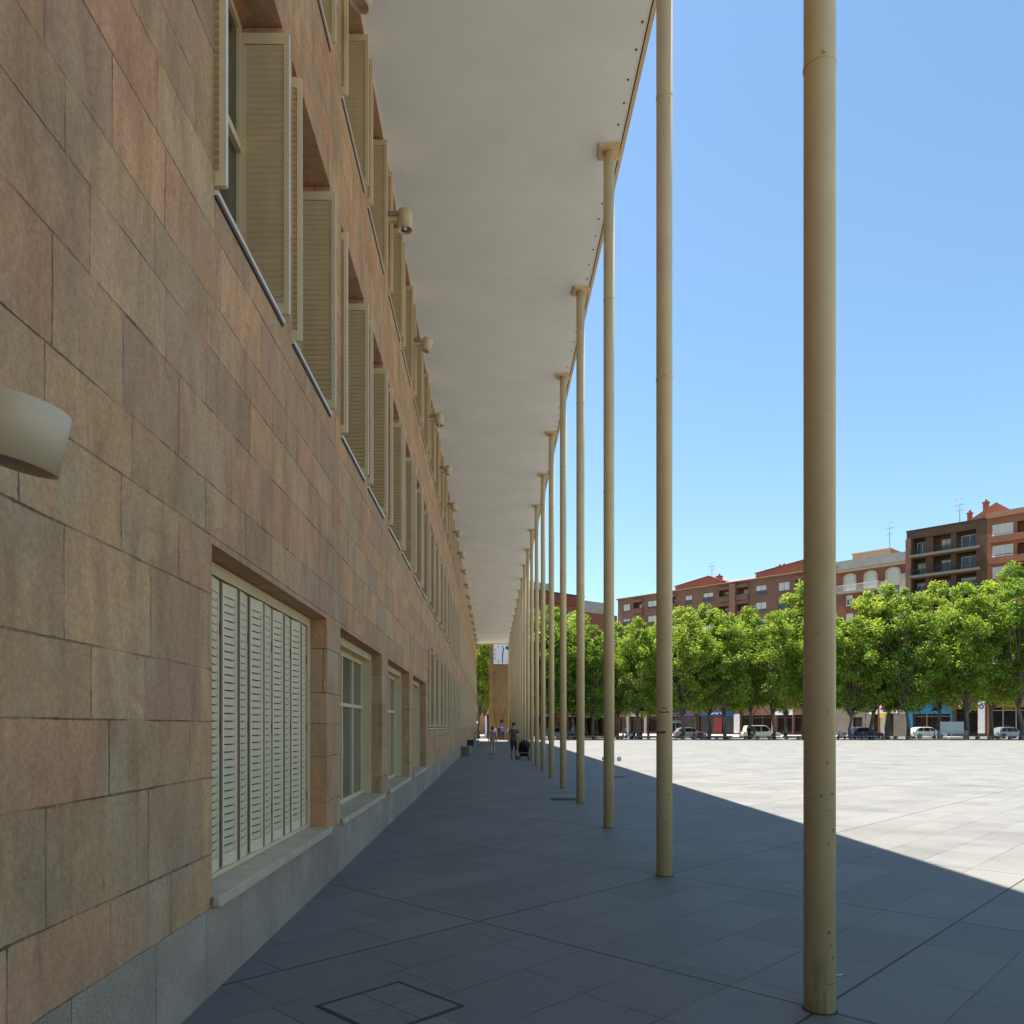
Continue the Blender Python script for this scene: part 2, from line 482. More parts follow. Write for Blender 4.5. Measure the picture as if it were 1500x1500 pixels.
# ------------------------------------------------------------------ ground
def sheet(name, x0, x1, y0, y1, z, m):
    b = MB(); b.quad((x0, y0, z), (x1, y0, z), (x1, y1, z), (x0, y1, z))
    o = b.build(name, m, normals=False); tag(o, kind="structure"); return o
M_GROUND = mat("far_ground_concrete", (0.27, 0.26, 0.24), 0.9, 0, 0.15, 0.05)
M_ASPH = mat("asphalt", (0.15, 0.147, 0.14), 0.9, 0, 0.2, 0.6)
M_PAVE2 = mat("pavement_pinkish", (0.38, 0.33, 0.29), 0.85, 0, 0.15, 0.7)
M_KERB = mat("kerb_granite", (0.40, 0.39, 0.37), 0.8, 0, 0.15, 2)
sheet("ground", -900, 900, -300, 1500, -0.012, M_GROUND)
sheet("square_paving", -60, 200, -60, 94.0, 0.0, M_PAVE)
sheet("pavement", -60, 200, 94.0, 102.5, 0.004, M_PAVE2)
sheet("road", -60, 200, 102.5, 110.0, -0.004, M_ASPH)
sheet("pavement", -60, 200, 110.0, 190.0, 0.10, M_PAVE2)
b = MB(); b.box((-60, 109.7, -0.02), (200, 110.0, 0.115)); b.box((-60, 102.2, -0.05), (200, 102.5, 0.008))
tag(b.build("kerb", M_KERB), kind="structure")
b = MB()
for i in range(40):
    b.quad((-50 + i*6, 106.2, 0.0), (-47.5 + i*6, 106.2, 0.0), (-47.5 + i*6, 106.35, 0.0), (-50 + i*6, 106.35, 0.0))
tag(b.build("road_marking", mat("road_paint", (0.75, 0.75, 0.72), 0.7), normals=False), kind="structure")

# ------------------------------------------------------------------ the sandstone building with its windows
Y_END = 86.4
BLD = thing("sandstone_building", "long sandstone civic building with louvred cream shutters running along the arcade", "building", (WALL_X, 40, 0))
def bchild(o):
    o.parent = BLD; o.matrix_parent_inverse = Matrix.Translation(BLD.location).inverted(); return o
openings = []      # (y0,y1,z0,z1,depth)
GO = []
for k in range(4):
    y0 = 4.77 + PITCH * k; GO.append((y0, y0 + 3.32)); openings.append((y0, y0 + 3.32, 0.53, 2.78, 0.36))
UPW = []           # (y0,y1,z0,z1)
for k in range(20):
    for (a0, a1) in ((4.81, 6.37), (6.68, 8.24)):
        y0, y1 = a0 + PITCH*k, a1 + PITCH*k
        if y1 > Y_END - 0.3: continue
        UPW.append((k, y0, y1, 4.97, 7.42)); UPW.append((k, y0, y1, 8.87, 11.0))
        if k >= 4: UPW.append((k, y0, y1, 1.57, 3.90))
for (k, y0, y1, z0, z1) in UPW: openings.append((y0, y1, z0, z1, 0.40))
cuts = sorted({-14.0, Y_END} | {round(o[0], 4) for o in openings} | {round(o[1], 4) for o in openings})
w = MB()
X = WALL_X
for i in range(len(cuts) - 1):
    ya, yb = cuts[i], cuts[i + 1]
    ym = (ya + yb) / 2
    zs = sorted((o[2], o[3]) for o in openings if o[0] < ym < o[1])
    z = 0.53
    for (a, c) in zs + [(12.4, None)]:
        if a > z + 1e-4: w.quad((X, ya, z), (X, yb, z), (X, yb, a), (X, ya, a))
        if c is None: break
        z = c
for (y0, y1, z0, z1, d) in openings:
    xb = X - d
    w.quad((X, y0, z0), (X, y0, z1), (xb, y0, z1), (xb, y0, z0))
    w.quad((X, y1, z0), (xb, y1, z0), (xb, y1, z1), (X, y1, z1))
    w.quad((X, y0, z1), (X, y1, z1), (xb, y1, z1), (xb, y0, z1))
    w.quad((X, y0, z0), (xb, y0, z0), (xb, y1, z0), (X, y1, z0))
    w.quad((xb, y0, z0), (xb, y1, z0), (xb, y1, z1), (xb, y0, z1))
w.quad((X, Y_END, 0.53), (X - 14, Y_END, 0.53), (X - 14, Y_END, 12.4), (X, Y_END, 12.4))
w.quad((X, -14, 0.53), (X - 14, -14, 0.53), (X - 14, -14, 12.4), (X, -14, 12.4))
w.quad((X - 14, -14, 0), (X - 14, Y_END, 0), (X - 14, Y_END, 12.4), (X - 14, -14, 12.4))
bchild(w.build("wall", M_STONE, normals=False))
b = MB(); b.box((X - 14, -14, -0.05), (X + 0.004, Y_END, 0.53))
bchild(b.build("plinth", M_GRAN))
b = MB(); b.box((X - 14.1, -14.1, 12.4), (X + 0.1, Y_END + 0.1, 12.7))
bchild(b.build("roof", mat("roof_concrete", (0.35, 0.33, 0.3), 0.9)))

# louvred shutter leaf: origin at hinge, width along +x, thickness along y
def shutter_mesh(name, wd, ht, slat=0.052, th=0.036, mats=None, horizontal_rails=True, light=False):
    b = MB(); st = 0.058 if light else 0.045; rl = 0.09; ew = 0.030 if light else 0.008
    b.box((0.002 if light else 0, -th/2, 0), (st, th/2, ht)); b.box((wd - st, -th/2, 0), (wd - ew, th/2, ht))
    b.box((wd - ew, -th/2 - 0.001, 0.004), (wd, th/2 + 0.001, ht - 0.004), 1)
    b.box((st, -th/2 + 0.001, 0), (wd - st, th/2 - 0.001, rl)); b.box((st, -th/2 + 0.001, ht - rl), (wd - st, th/2 - 0.001, ht))
    z = rl + 0.004
    n = int((ht - 2*rl) / slat)
    pitch = (ht - 2*rl) / n
    for i in range(n):
        zc = rl + (i + 0.5) * pitch
        if light:
            Mx = Matrix.Translation((0, 0, zc)) @ Matrix.Rotation(R(15), 4, 'X'); b.box((st, -0.009, -pitch*0.5 + 0.0055), (wd - st, 0.005, pitch*0.5 - 0.0055), 0, Mx)
        else:
            Mx = Matrix.Translation((0, 0, zc)) @ Matrix.Rotation(R(-45), 4, 'X')
            b.box((st - 0.004, -0.0225, -0.003), (wd - st + 0.004, 0.0225, 0.003), 0, Mx)
    if light:
        b.box((0, -th/2 - 0.0015, 0.004), (0.026, th/2 + 0.0015, ht - 0.004), 1)
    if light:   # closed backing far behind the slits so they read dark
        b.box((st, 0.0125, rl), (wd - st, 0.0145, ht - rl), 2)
    return b.mesh(name, mats or [M_SHUT, M_EDGE, M_DARK])
SH1 = shutter_mesh("shutter", 0.41, 2.30)
SH2 = shutter_mesh("shutter", 0.41, 2.02)
SH3 = shutter_mesh("shutter", 0.41, 2.22)
def far_shutter(name, ht):
    b = MB(); b.box((0, -0.018, 0), (0.402, 0.018, ht)); b.box((0.402, -0.019, 0.004), (0.41, 0.019, ht - 0.004), 1)
    for i in range(int(ht/0.11)): b.box((0.05, -0.022, 0.08 + i*0.11), (0.36, 0.022, 0.12 + i*0.11))
    return b.mesh(name, [M_SHUT, M_EDGE])
FS = {h: far_shutter("shutter", h) for h in (2.30, 2.02, 2.22)}

def frame_mb(wd, ht, d=0.06, fw=0.055, mull=True):
    b = MB()
    b.box((0, 0, 0), (d, fw, ht)); b.box((0, wd - fw, 0), (d, wd, ht))
    b.box((0, fw, 0), (d, wd - fw, fw)); b.box((0, fw, ht - fw), (d, wd - fw, ht))
    zt = ht * 0.56
    b.box((0.004, fw, zt), (d + 0.012, wd - fw, zt + 0.07))
    if mull:
        b.box((0.002, wd/2 - 0.035, fw), (d + 0.006, wd/2 + 0.035, zt)); b.box((0.002, wd/2 - 0.035, zt + 0.07), (d + 0.006, wd/2 + 0.035, ht - fw))
    return b
WFR = {}
for (nm, z0, z1) in (("a", 4.97, 7.42), ("b", 8.87, 11.0), ("c", 1.57, 3.90)):
    ht = z1 - z0 - 0.004
    pane = MB(); pane.box((0.02, 0.05, 0.05), (0.03, 1.50, ht - 0.05))
    sill = MB(); sill.box((-0.05, 0.0, 0.0), (0.385, 1.552, 0.022)); sill.box((0.37, -0.005, -0.016), (0.416, 1.557, 0.014), 1); sill.box((0.365, -0.002, -0.036), (0.40, 1.554, -0.016), 2); 
    soff = MB()
    WFR[nm] = (frame_mb(1.552, ht).mesh("window", M_FRAME), pane.mesh("pane", M_PANE), sill.mesh("sill", [M_SILLM, M_EDGE, M_DARK]))
rs = random.Random(3)
stuffb = MB()
nwin = 0
for (k, y0, y1, z0, z1) in sorted(UPW, key=lambda t: (t[0], t[3])):
    kind = "a" if z0 == 4.97 else ("b" if z0 == 8.87 else "c")
    fm, pm, sm = WFR[kind]
    hs = {"a": 2.30, "b": 2.02, "c": 2.22}[kind]
    if k >= 18:      # the farthest bays, one part
        stuffb.box((X - 0.39, y0 + 0.004, z0), (X - 0.36, y1 - 0.004, z1)); stuffb.box((X - 0.05, y0, z0 - 0.02), (X + 0.03, y1, z0 + 0.02))
        for yy in (y0 + 0.03, y1 - 0.03): stuffb.box((X - 0.34, yy - 0.018, z0 + 0.06), (X + 0.06, yy + 0.018, z0 + 0.06 + hs))
        continue
    wo = bchild(link_mesh("window", fm, None, (X - 0.39, y0 + 0.004, z0 + 0.002)))
    nwin += 1
    if k >= 9:
        for yy in (0.032, 1.52):
            s = link_mesh("shutter", FS[hs], wo, (0.05, yy, 0.05))
        link_mesh("sill", sm, wo, (0.0, 0, 0.006))
        continue
    link_mesh("pane", pm, wo); link_mesh("sill", sm, wo, (0.0, 0, 0.006))
    sh = {"a": SH1, "b": SH2, "c": SH3}[kind]
    a1, a2 = rs.uniform(-2, 2), rs.uniform(-2, 2)
    if kind == "a" and k == 0 and y0 > 6: a1 = 9
    link_mesh("shutter", sh, wo, (0.052, 0.03, 0.055), (0, 0, R(max(a1, -1.0))))
    link_mesh("shutter", sh, wo, (0.052, 1.522, 0.055), (0, 0, R(min(a2, 1.0))))
so = bchild(stuffb.build("window", M_SHUT)); so["kind"] = "stuff"

# ground-floor openings
def fold_leaf(wd, ht):
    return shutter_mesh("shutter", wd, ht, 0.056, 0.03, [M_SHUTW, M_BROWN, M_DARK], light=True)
for i, (y0, y1) in enumerate(GO):
    wd = y1 - y0
    sb = MB(); sb.box((X - 0.36, y0 + 0.002, 0.531), (X + 0.055, y1 - 0.002, 0.60)); 
    sb.box((X + 0.02, y0 - 0.03, 0.545), (X + 0.058, y1 + 0.03, 0.603))
    fr = MB()
    zt = 2.775
    if i == 0:
        xf = X - 0.19
        fr.box((xf - 0.05, y0 + 0.003, 0.602), (xf + 0.01, y0 + 0.07, zt)); fr.box((xf - 0.05, y1 - 0.09, 0.602), (xf + 0.02, y1 - 0.003, zt))
        fr.box((xf - 0.05, y0 + 0.07, zt - 0.085), (xf + 0.016, y1 - 0.09, zt)); fr.box((xf - 0.05, y0 + 0.07, 0.602), (xf + 0.012, y1 - 0.09, 0.64))
        wo = bchild(fr.build("window", M_FRAME, bevel=0.004))
        n = 10; cur = y0 + 0.075; tot = wd - 0.17
        lw = [tot/n*(1 + 0.0*q) for q in range(n)]
        lm = fold_leaf(tot / n - 0.004, 2.03)
        for q in range(n):
            sgn = 1 if q % 2 == 0 else -1
            o = link_mesh("shutter", lm, wo, (xf - 0.016 + (0 if sgn > 0 else 0.026), cur, 0.645), (0, 0, R(90 - sgn * rs.uniform(3.5, 6.0))))
            if q == 5: o["label"] = "louvred leaf with a broken slat"
            # small rusty hinges on the leaf
            if q % 2:
                for zz in (0.25, 0.95, 1.65):
                    hb = MB(); hb.box((tot/n - 0.03, -0.022, zz), (tot/n - 0.012, -0.0155, zz + 0.09)); hb.build("hinge", M_RUST, o)
            cur += tot / n
    else:
        xf = X - 0.345
        # deep cream lining, then glazing
        fr.box((xf, y1 - 0.05, 0.602), (X - 0.165, y1 - 0.003, zt)); fr.box((xf, y0 + 0.003, 0.602), (X - 0.165, y0 + 0.05, zt))
        fr.box((xf, y0 + 0.05, zt - 0.10), (X - 0.165, y1 - 0.05, zt))
        q0, q1 = y0 + 0.05, y1 - 0.05
        d = 0.05
        fr.box((xf, q0, 0.602), (xf + d, q1, 0.66)); fr.box((xf, q0, zt - 0.17), (xf + d, q1, zt - 0.10))
        n = 4
        for q in range(n + 1):
            yy = q0 + (q1 - q0) * q / n
            fr.box((xf + 0.002, max(q0, yy - 0.03), 0.66), (xf + d - 0.004, min(q1, yy + 0.03), zt - 0.17))
        fr.box((xf + 0.004, q0, 1.92), (xf + d + 0.004, q1, 1.97))
        wo = bchild(fr.build("window", M_FRAME, bevel=0.003))
        pb = MB(); pb.box((xf + 0.012, q0, 0.64), (xf + 0.02, q1, zt - 0.12))
        po = pb.build("pane", M_PANEC); po.parent = wo
    so = sb.build("sill", M_SILLS, bevel=0.004); so.parent = wo
    for c in wo.children:
        if c.type == 'MESH' and c.name.split(".")[0] in ("sill", "pane", "shutter") : pass

# ------------------------------------------------------------------ canopy
CZ = 11.05
EDGE_X = 2.15
CAN = tag(empty("canopy", (0.2, 40, CZ)), "flat white canopy roof carried by the slim cream columns beside the stone wall", "canopy")
def cchild(o):
    o.parent = CAN; o.matrix_parent_inverse = Matrix.Translation(CAN.location).inverted(); return o
b = MB(); b.box((X - 0.02, -14, CZ), (EDGE_X - 0.07, 87.3, CZ + 0.18))
cchild(b.build("soffit_slab", M_CAN))
b = MB(); b.box((EDGE_X - 0.055, -14, CZ - 0.02), (EDGE_X, 87.3, CZ + 0.2)); b.box((X - 0.02, 87.3, CZ - 0.12), (EDGE_X, 87.4, CZ + 0.2))
cchild(b.build("edge_trim", M_COL))
b = MB(); b.box((EDGE_X - 0.07, -14, CZ + 0.01), (EDGE_X - 0.055, 87.3, CZ + 0.17))
cchild(b.build("rusty_seam", M_RUST))
b = MB()
rb = random.Random(5)
yy = 2.0
while yy < 60:
    b.lathe([(0.0, -0.014), (0.014, -0.012), (0.018, 0.002)], (EDGE_X - 0.16 + rb.uniform(-0.02, 0.02), yy, CZ), 8)
    yy += rb.choice([0.42, 0.42, 0.5, 0.9])
o = cchild(b.build("bolt_row", M_RUST)); o["kind"] = "stuff"

# ------------------------------------------------------------------ columns
def make_column():
    r = thing("canopy_column", "", "column")
    b = MB(); b.tube([(0, 0, 0.0), (0, 0, CZ - 0.045)], 0.0875, 40)
    b.build("shaft", M_COL, r)
    for zz in (5.5, 8.62):
        b = MB(); b.lathe([(0.0870, zz - 0.022), (0.0915, zz - 0.02), (0.0915, zz - 0.004), (0.0875, zz)], (0, 0, 0), 32)
        b.box((-0.02, -0.098, zz - 0.002), (0.0, -0.086, zz + 0.02))
        b.build("joint_ring", M_COL, r)
    b = MB(); b.box((-0.17, -0.17, CZ - 0.045), (0.17, 0.17, CZ - 0.002))
    for sx in (-0.13, 0.13):
        for sy in (-0.13, 0.13): b.lathe([(0.0, CZ - 0.06), (0.014, CZ - 0.058), (0.016, CZ - 0.044)], (sx, sy, 0), 8)
    b.build("top_plate", M_COL, r, bevel=0.003)
    b = MB(); b.lathe([(0.0870, 0.0), (0.098, 0.001), (0.096, 0.003), (0.0872, 0.005)], (0, 0, 0), 24)
    b.build("base_seal", mat("black_sealant", (0.035, 0.03, 0.026), 0.9), r)
    return r
c0 = make_column()
for k in range(21):
    y = COL_Y + PITCH * k
    lab = {0: "slim cream steel column nearest the camera, its foot smudged with black dirt",
           1: "second cream column along the canopy edge, with rusty scrapes at eye level"}.get(k)
    if lab is None: lab = "cream steel column under the canopy edge, %s in the row counted from the camera" % ORD[k]
    if k == 20: lab = "cream steel column under the canopy edge, farthest in the row by the clock tower"
    c = c0 if k == 0 else dup(c0)
    c.location = (COL_X, y, 0); c.rotation_euler = (0, 0, 0 if k == 0 else R(rb.uniform(-8, 8)))
    c["label"] = lab; c["group"] = "cream columns holding up the canopy edge"
# scrapes on the second column: thin rusty bands, part of that column
c1 = [o for o in bpy.data.objects if o.name.startswith("canopy_column") and abs(o.location.y - COL_Y - PITCH) < 0.01][0]
def arc_patch(z0, z1, a0, a1, r=0.0882):
    b = MB(); n = 10
    rr = random.Random(int(z0 * 100))
    for i in range(n):
        t0, t1 = R(a0 + (a1 - a0)*i/n), R(a0 + (a1 - a0)*(i + 1)/n)
        za, zb = z0 + rr.uniform(-0.006, 0.006), z1 + rr.uniform(-0.008, 0.008)
        b.quad((r*math.cos(t0), r*math.sin(t0), za), (r*math.cos(t1), r*math.sin(t1), za), (r*math.cos(t1), r*math.sin(t1), zb), (r*math.cos(t0), r*math.sin(t0), zb))
    return b
arc_patch(1.575, 1.595, 185, 265).build("rust_scrape", M_RUST, c1)
arc_patch(1.80, 1.815, 225, 295).build("rust_scrape", M_RUST, c1)
arc_patch(1.845, 1.855, 235, 270).build("rust_scrape", M_RUST, c1)

# ------------------------------------------------------------------ spot lamps on the facade
M_LAMP = cream_paint("lamp_cream_paint", (0.68, 0.52, 0.335), False, 0.4)
M_LENS = mat("lamp_reflector", (0.25, 0.24, 0.24), 0.2, 0.9)
def make_lamp(r, ht, arm, tilt, lens=True, ax=0.0):
    t = thing("spot_lamp", "", "lamp")
    T = Matrix.Rotation(tilt, 4, 'Y') @ Matrix.Rotation(ax, 4, 'X')
    b = MB(); b.lathe([(0.0, ht/2), (r*0.96, ht/2), (r, ht/2 - 0.006), (r, -ht/2), (r*0.92, -ht/2), (r*0.86, -ht/2 + 0.05)] + ([] if lens else [(0, -ht/2 + 0.05)]), (0, 0, 0), 40, M=T)
    b.build("housing", M_LAMP, t)
    if lens:
        b = MB(); b.lathe([(r*0.87, -ht/2 + 0.03), (r*0.5, -ht/2 + 0.06), (0.0, -ht/2 + 0.075)], (0, 0, 0), 28, M=T)
        b.build("reflector", M_LENS, t)
        b = MB(); b.lathe([(0.035, -ht/2 + 0.05), (0.025, -ht/2 + 0.012), (0.0, -ht/2 + 0.004)], (0, 0, 0), 14, M=T)
        b.build("bulb", mat("bulb_glass", (0.85, 0.85, 0.85), 0.1), t)
    b = MB(); b.box((-arm, -0.035, -0.02), (-r*0.8, 0.035, 0.05)); b.box((-arm - 0.0, -0.06, -0.07), (-arm + 0.02, 0.06, 0.10))
    b.build("bracket", M_LAMP, t); 
    b = MB(); b.box((-arm + 0.02, -0.05, 0.055), (-r + 0.0, 0.05, 0.13)); b.build("junction_box", mat("grey_zinc", (0.32, 0.31, 0.28), 0.5, 0.3), t)
    return t
lampA = make_lamp(0.118, 0.30, 0.315, 0.0)
lampB = make_lamp(0.112, 0.25, 0.315, R(20), lens=False)
for k in range(0, 19):
    y = 8.40 + PITCH * k
    src = lampA if k % 2 == 1 else lampB
    z = 9.80 if k else 9.62
    if k == 0: o = lampB
    elif k == 1: o = lampA
    else: o = dup(src)
    o.location = (X + 0.33, y, z)
    o["label"] = "%s cream spot lamp %s, %s in the wall row" % (
        "round" if k % 2 else "tilted", "pointing down" if k % 2 else "facing the wall", ORD[k] if k else "nearest")
    o["group"] = "spot lamps on the stone wall below the canopy"
lampN = make_lamp(0.103, 0.165, 0.42, R(13), lens=False, ax=R(0))
lampN.location = (X + 0.484, 2.05, 2.425)
tag(lampN, "large cream drum lamp low on the stone wall closest to the camera", "lamp")

# ------------------------------------------------------------------ floor hatch, grates, litter
t = thing("floor_hatch", "square paved floor hatch with dark rim set diagonally in the shaded paving", "hatch", (-0.60, 4.55, 0.0), R(45))
b = MB(); s = 0.31
b.box((-s, -s, 0.001), (s, -s + 0.02, 0.006)); b.box((-s, s - 0.02, 0.001), (s, s, 0.006)); b.box((-s, -s + 0.02, 0.001), (-s + 0.02, s - 0.02, 0.006)); b.box((s - 0.02, -s + 0.02, 0.001), (s, s - 0.02, 0.006))
b.build("rim", mat("hatch_rim", (0.055, 0.052, 0.05), 0.8), t)
M_HATCH = mat("hatch_stone", (0.165, 0.158, 0.147), 0.7, 0, 0.15, 8)
for (ax, ay) in ((-1, -1), (1, -1), (-1, 1), (1, 1)):
    b = MB(); b.box((min(0, ax)*0.288 + 0.003, min(0, ay)*0.288 + 0.003, 0.001), (max(0, ax)*0.288 - 0.003, max(0, ay)*0.288 - 0.003, 0.005))
    b.build("paving_tile", M_HATCH, t)
def grate(label, loc, wx_, wy_):
    t = thing("drain_grate", label, "grate", loc)
    b = MB(); n = int(wx_ / 0.04)
    b.box((-wx_/2, -wy_/2, 0.001), (wx_/2, -wy_/2 + 0.02, 0.007)); b.box((-wx_/2, wy_/2 - 0.02, 0.001), (wx_/2, wy_/2, 0.007))
    for i in range(n): b.box((-wx_/2 + i*0.04, -wy_/2 + 0.02, 0.001), (-wx_/2 + i*0.04 + 0.018, wy_/2 - 0.02, 0.006))
    b.build("bars", mat("grate_iron", (0.06, 0.06, 0.062), 0.6, 0.5), t)
    b = MB(); b.box((-wx_/2, -wy_/2, 0.0005), (wx_/2, wy_/2, 0.0009)); b.build("pit", mat("pit_black", (0.01, 0.01, 0.01), 0.9), t)
grate("dark iron drain grate in the paving beside the fifth column", (1.62, 17.45, 0), 0.60, 0.52)
grate("small iron drain grate just outside the column row near the shadow edge", (4.1, 25.2, 0), 0.5, 0.45)
b = MB(); b.tube([(0, 0, 0.006), (0.05, 0.012, 0.006)], 0.0045, 8, 0); b.tube([(0.05, 0.012, 0.006), (0.075, 0.018, 0.006)], 0.0046, 8, 1)
o = b.build("cigarette_butt", [mat("paper_white", (0.7, 0.68, 0.64), 0.8), mat("filter_tan", (0.45, 0.25, 0.10), 0.8)])
o.location = (2.27, 5.1, 0.0); tag(o, "cigarette butt on the paving beside the nearest column", "cigarette butt")

# ------------------------------------------------------------------ waste bin, wooden box
t = thing("litter_bin", "black litter bin on a pale post standing by the stone wall", "bin", (-1.22, 44.0, 0))
b = MB(); b.tube([(0, 0, 0), (0, 0, 0.62)], 0.045, 12); b.build("post", mat("bin_post", (0.55, 0.52, 0.45), 0.6), t)
b = MB(); b.box((-0.20, -0.14, 0.55), (0.20, 0.14, 0.84)); b.box((-0.21, -0.15, 0.84), (0.21, 0.15, 0.88)); b.build("container", mat("bin_black", (0.03, 0.03, 0.032), 0.5), t, bevel=0.03)
t = thing("stone_block", "squat brown block against the foot of the wall in front of the litter bin", "block", (-1.49, 43.2, 0))
b = MB(); b.box((-0.2, -0.2, 0), (0.19, 0.2, 0.50)); b.build("block_body", mat("block_brown", (0.20, 0.13, 0.085), 0.8, 0, 0.2), t, bevel=0.015)
b = MB(); b.box((-0.21, -0.21, 0.50), (0.20, 0.21, 0.54)); b.build("cap", mat("block_cap", (0.30, 0.24, 0.18), 0.8), t, bevel=0.01)
t = thing("low_bench", "low stone seat at the foot of the wall under the child in green", "seat", (-1.50, 66.0, 0))
b = MB(); b.box((-0.215, -0.6, 0.38), (0.2, 0.6, 0.45)); b.build("seat_slab", M_KERB, t, bevel=0.01)
for s_ in (-0.45, 0.45):
    b = MB(); b.box((-0.2, s_ - 0.08, 0), (0.15, s_ + 0.08, 0.38)); b.build("leg", M_KERB, t)

# ------------------------------------------------------------------ clock tower
TD = 95.0
t = thing("clock_tower", "square sandstone clock tower beyond the end of the canopy, clock showing half past twelve", "clock tower", (1.15, TD, 0))
M_STT = sandstone("tower_sandstone", 0.0, 0.75, 1.0, (0.52, 0.56, 0.46))
b = MB(); b.box((-0.95, 0.12, 0), (1.55, 2.8, 14.0)); b.build("shaft", M_STT, t)
b = MB(); b.box((-1.50, 0.0, 0), (-0.95, 2.6, 14.0)); b.build("pilaster", M_STT, t)
b = MB(); b.box((-1.6, -0.1, 14.0), (1.65, 2.9, 14.3)); b.build("cornice", M_STT, t)
cx, cz, hw = 0.155, wz(958, TD), 1.13
b = MB(); b.box((cx - hw, 0.04, cz - hw - 0.1), (cx + hw, 0.116, cz + hw + 0.1)); dial = b.build("clock_dial", mat("dial_white", (0.75, 0.76, 0.75), 0.4, 0, 0.04), t)
dm = mat("dial_black", (0.02, 0.02, 0.025), 0.5)
b = MB()
for h_ in range(12):
    a = math.pi/2 - h_*math.pi/6
    rr = 0.92 / max(abs(math.cos(a)), abs(math.sin(a)))
    mx, mz = cx + rr*math.cos(a), cz + rr*math.sin(a)
    b.box((mx - 0.05, 0.028, mz - 0.09), (mx + 0.05, 0.0395, mz + 0.09))
b.build("hour_mark", dm, dial)
b = MB(); b.prism([(cx - 0.03, cz - 0.15), (cx + 0.07, cz - 0.15), (cx + 0.20, cz + 0.78), (cx + 0.10, cz + 0.86)], 0.012, 0.026); b.build("hour_hand", dm, dial)
b = MB(); b.prism([(cx - 0.035, cz + 0.1), (cx - 0.05, cz - 1.1), (cx + 0.05, cz - 1.1), (cx + 0.06, cz + 0.1)], 0.0, 0.011); b.build("minute_hand", dm, dial)
b = MB(); b.lathe([(0.0, -0.03), (0.2, -0.03), (0.22, 0.0), (0.22, 0.03)], (cx + 0.62, 0.03, cz + 0.75), 16, axis='Y'); b.build("emblem", dm, dial)
b = MB(); b.lathe([(0.0, -0.1), (0.16, -0.09), (0.21, -0.03), (0.21, 0.05)], (wx(735, TD) - 1.15, 0.08, wz(1056.5, TD)), 18, axis='Y'); b.build("round_plaque", mat("plaque_bronze", (0.035, 0.03, 0.025), 0.5, 0.4), t)

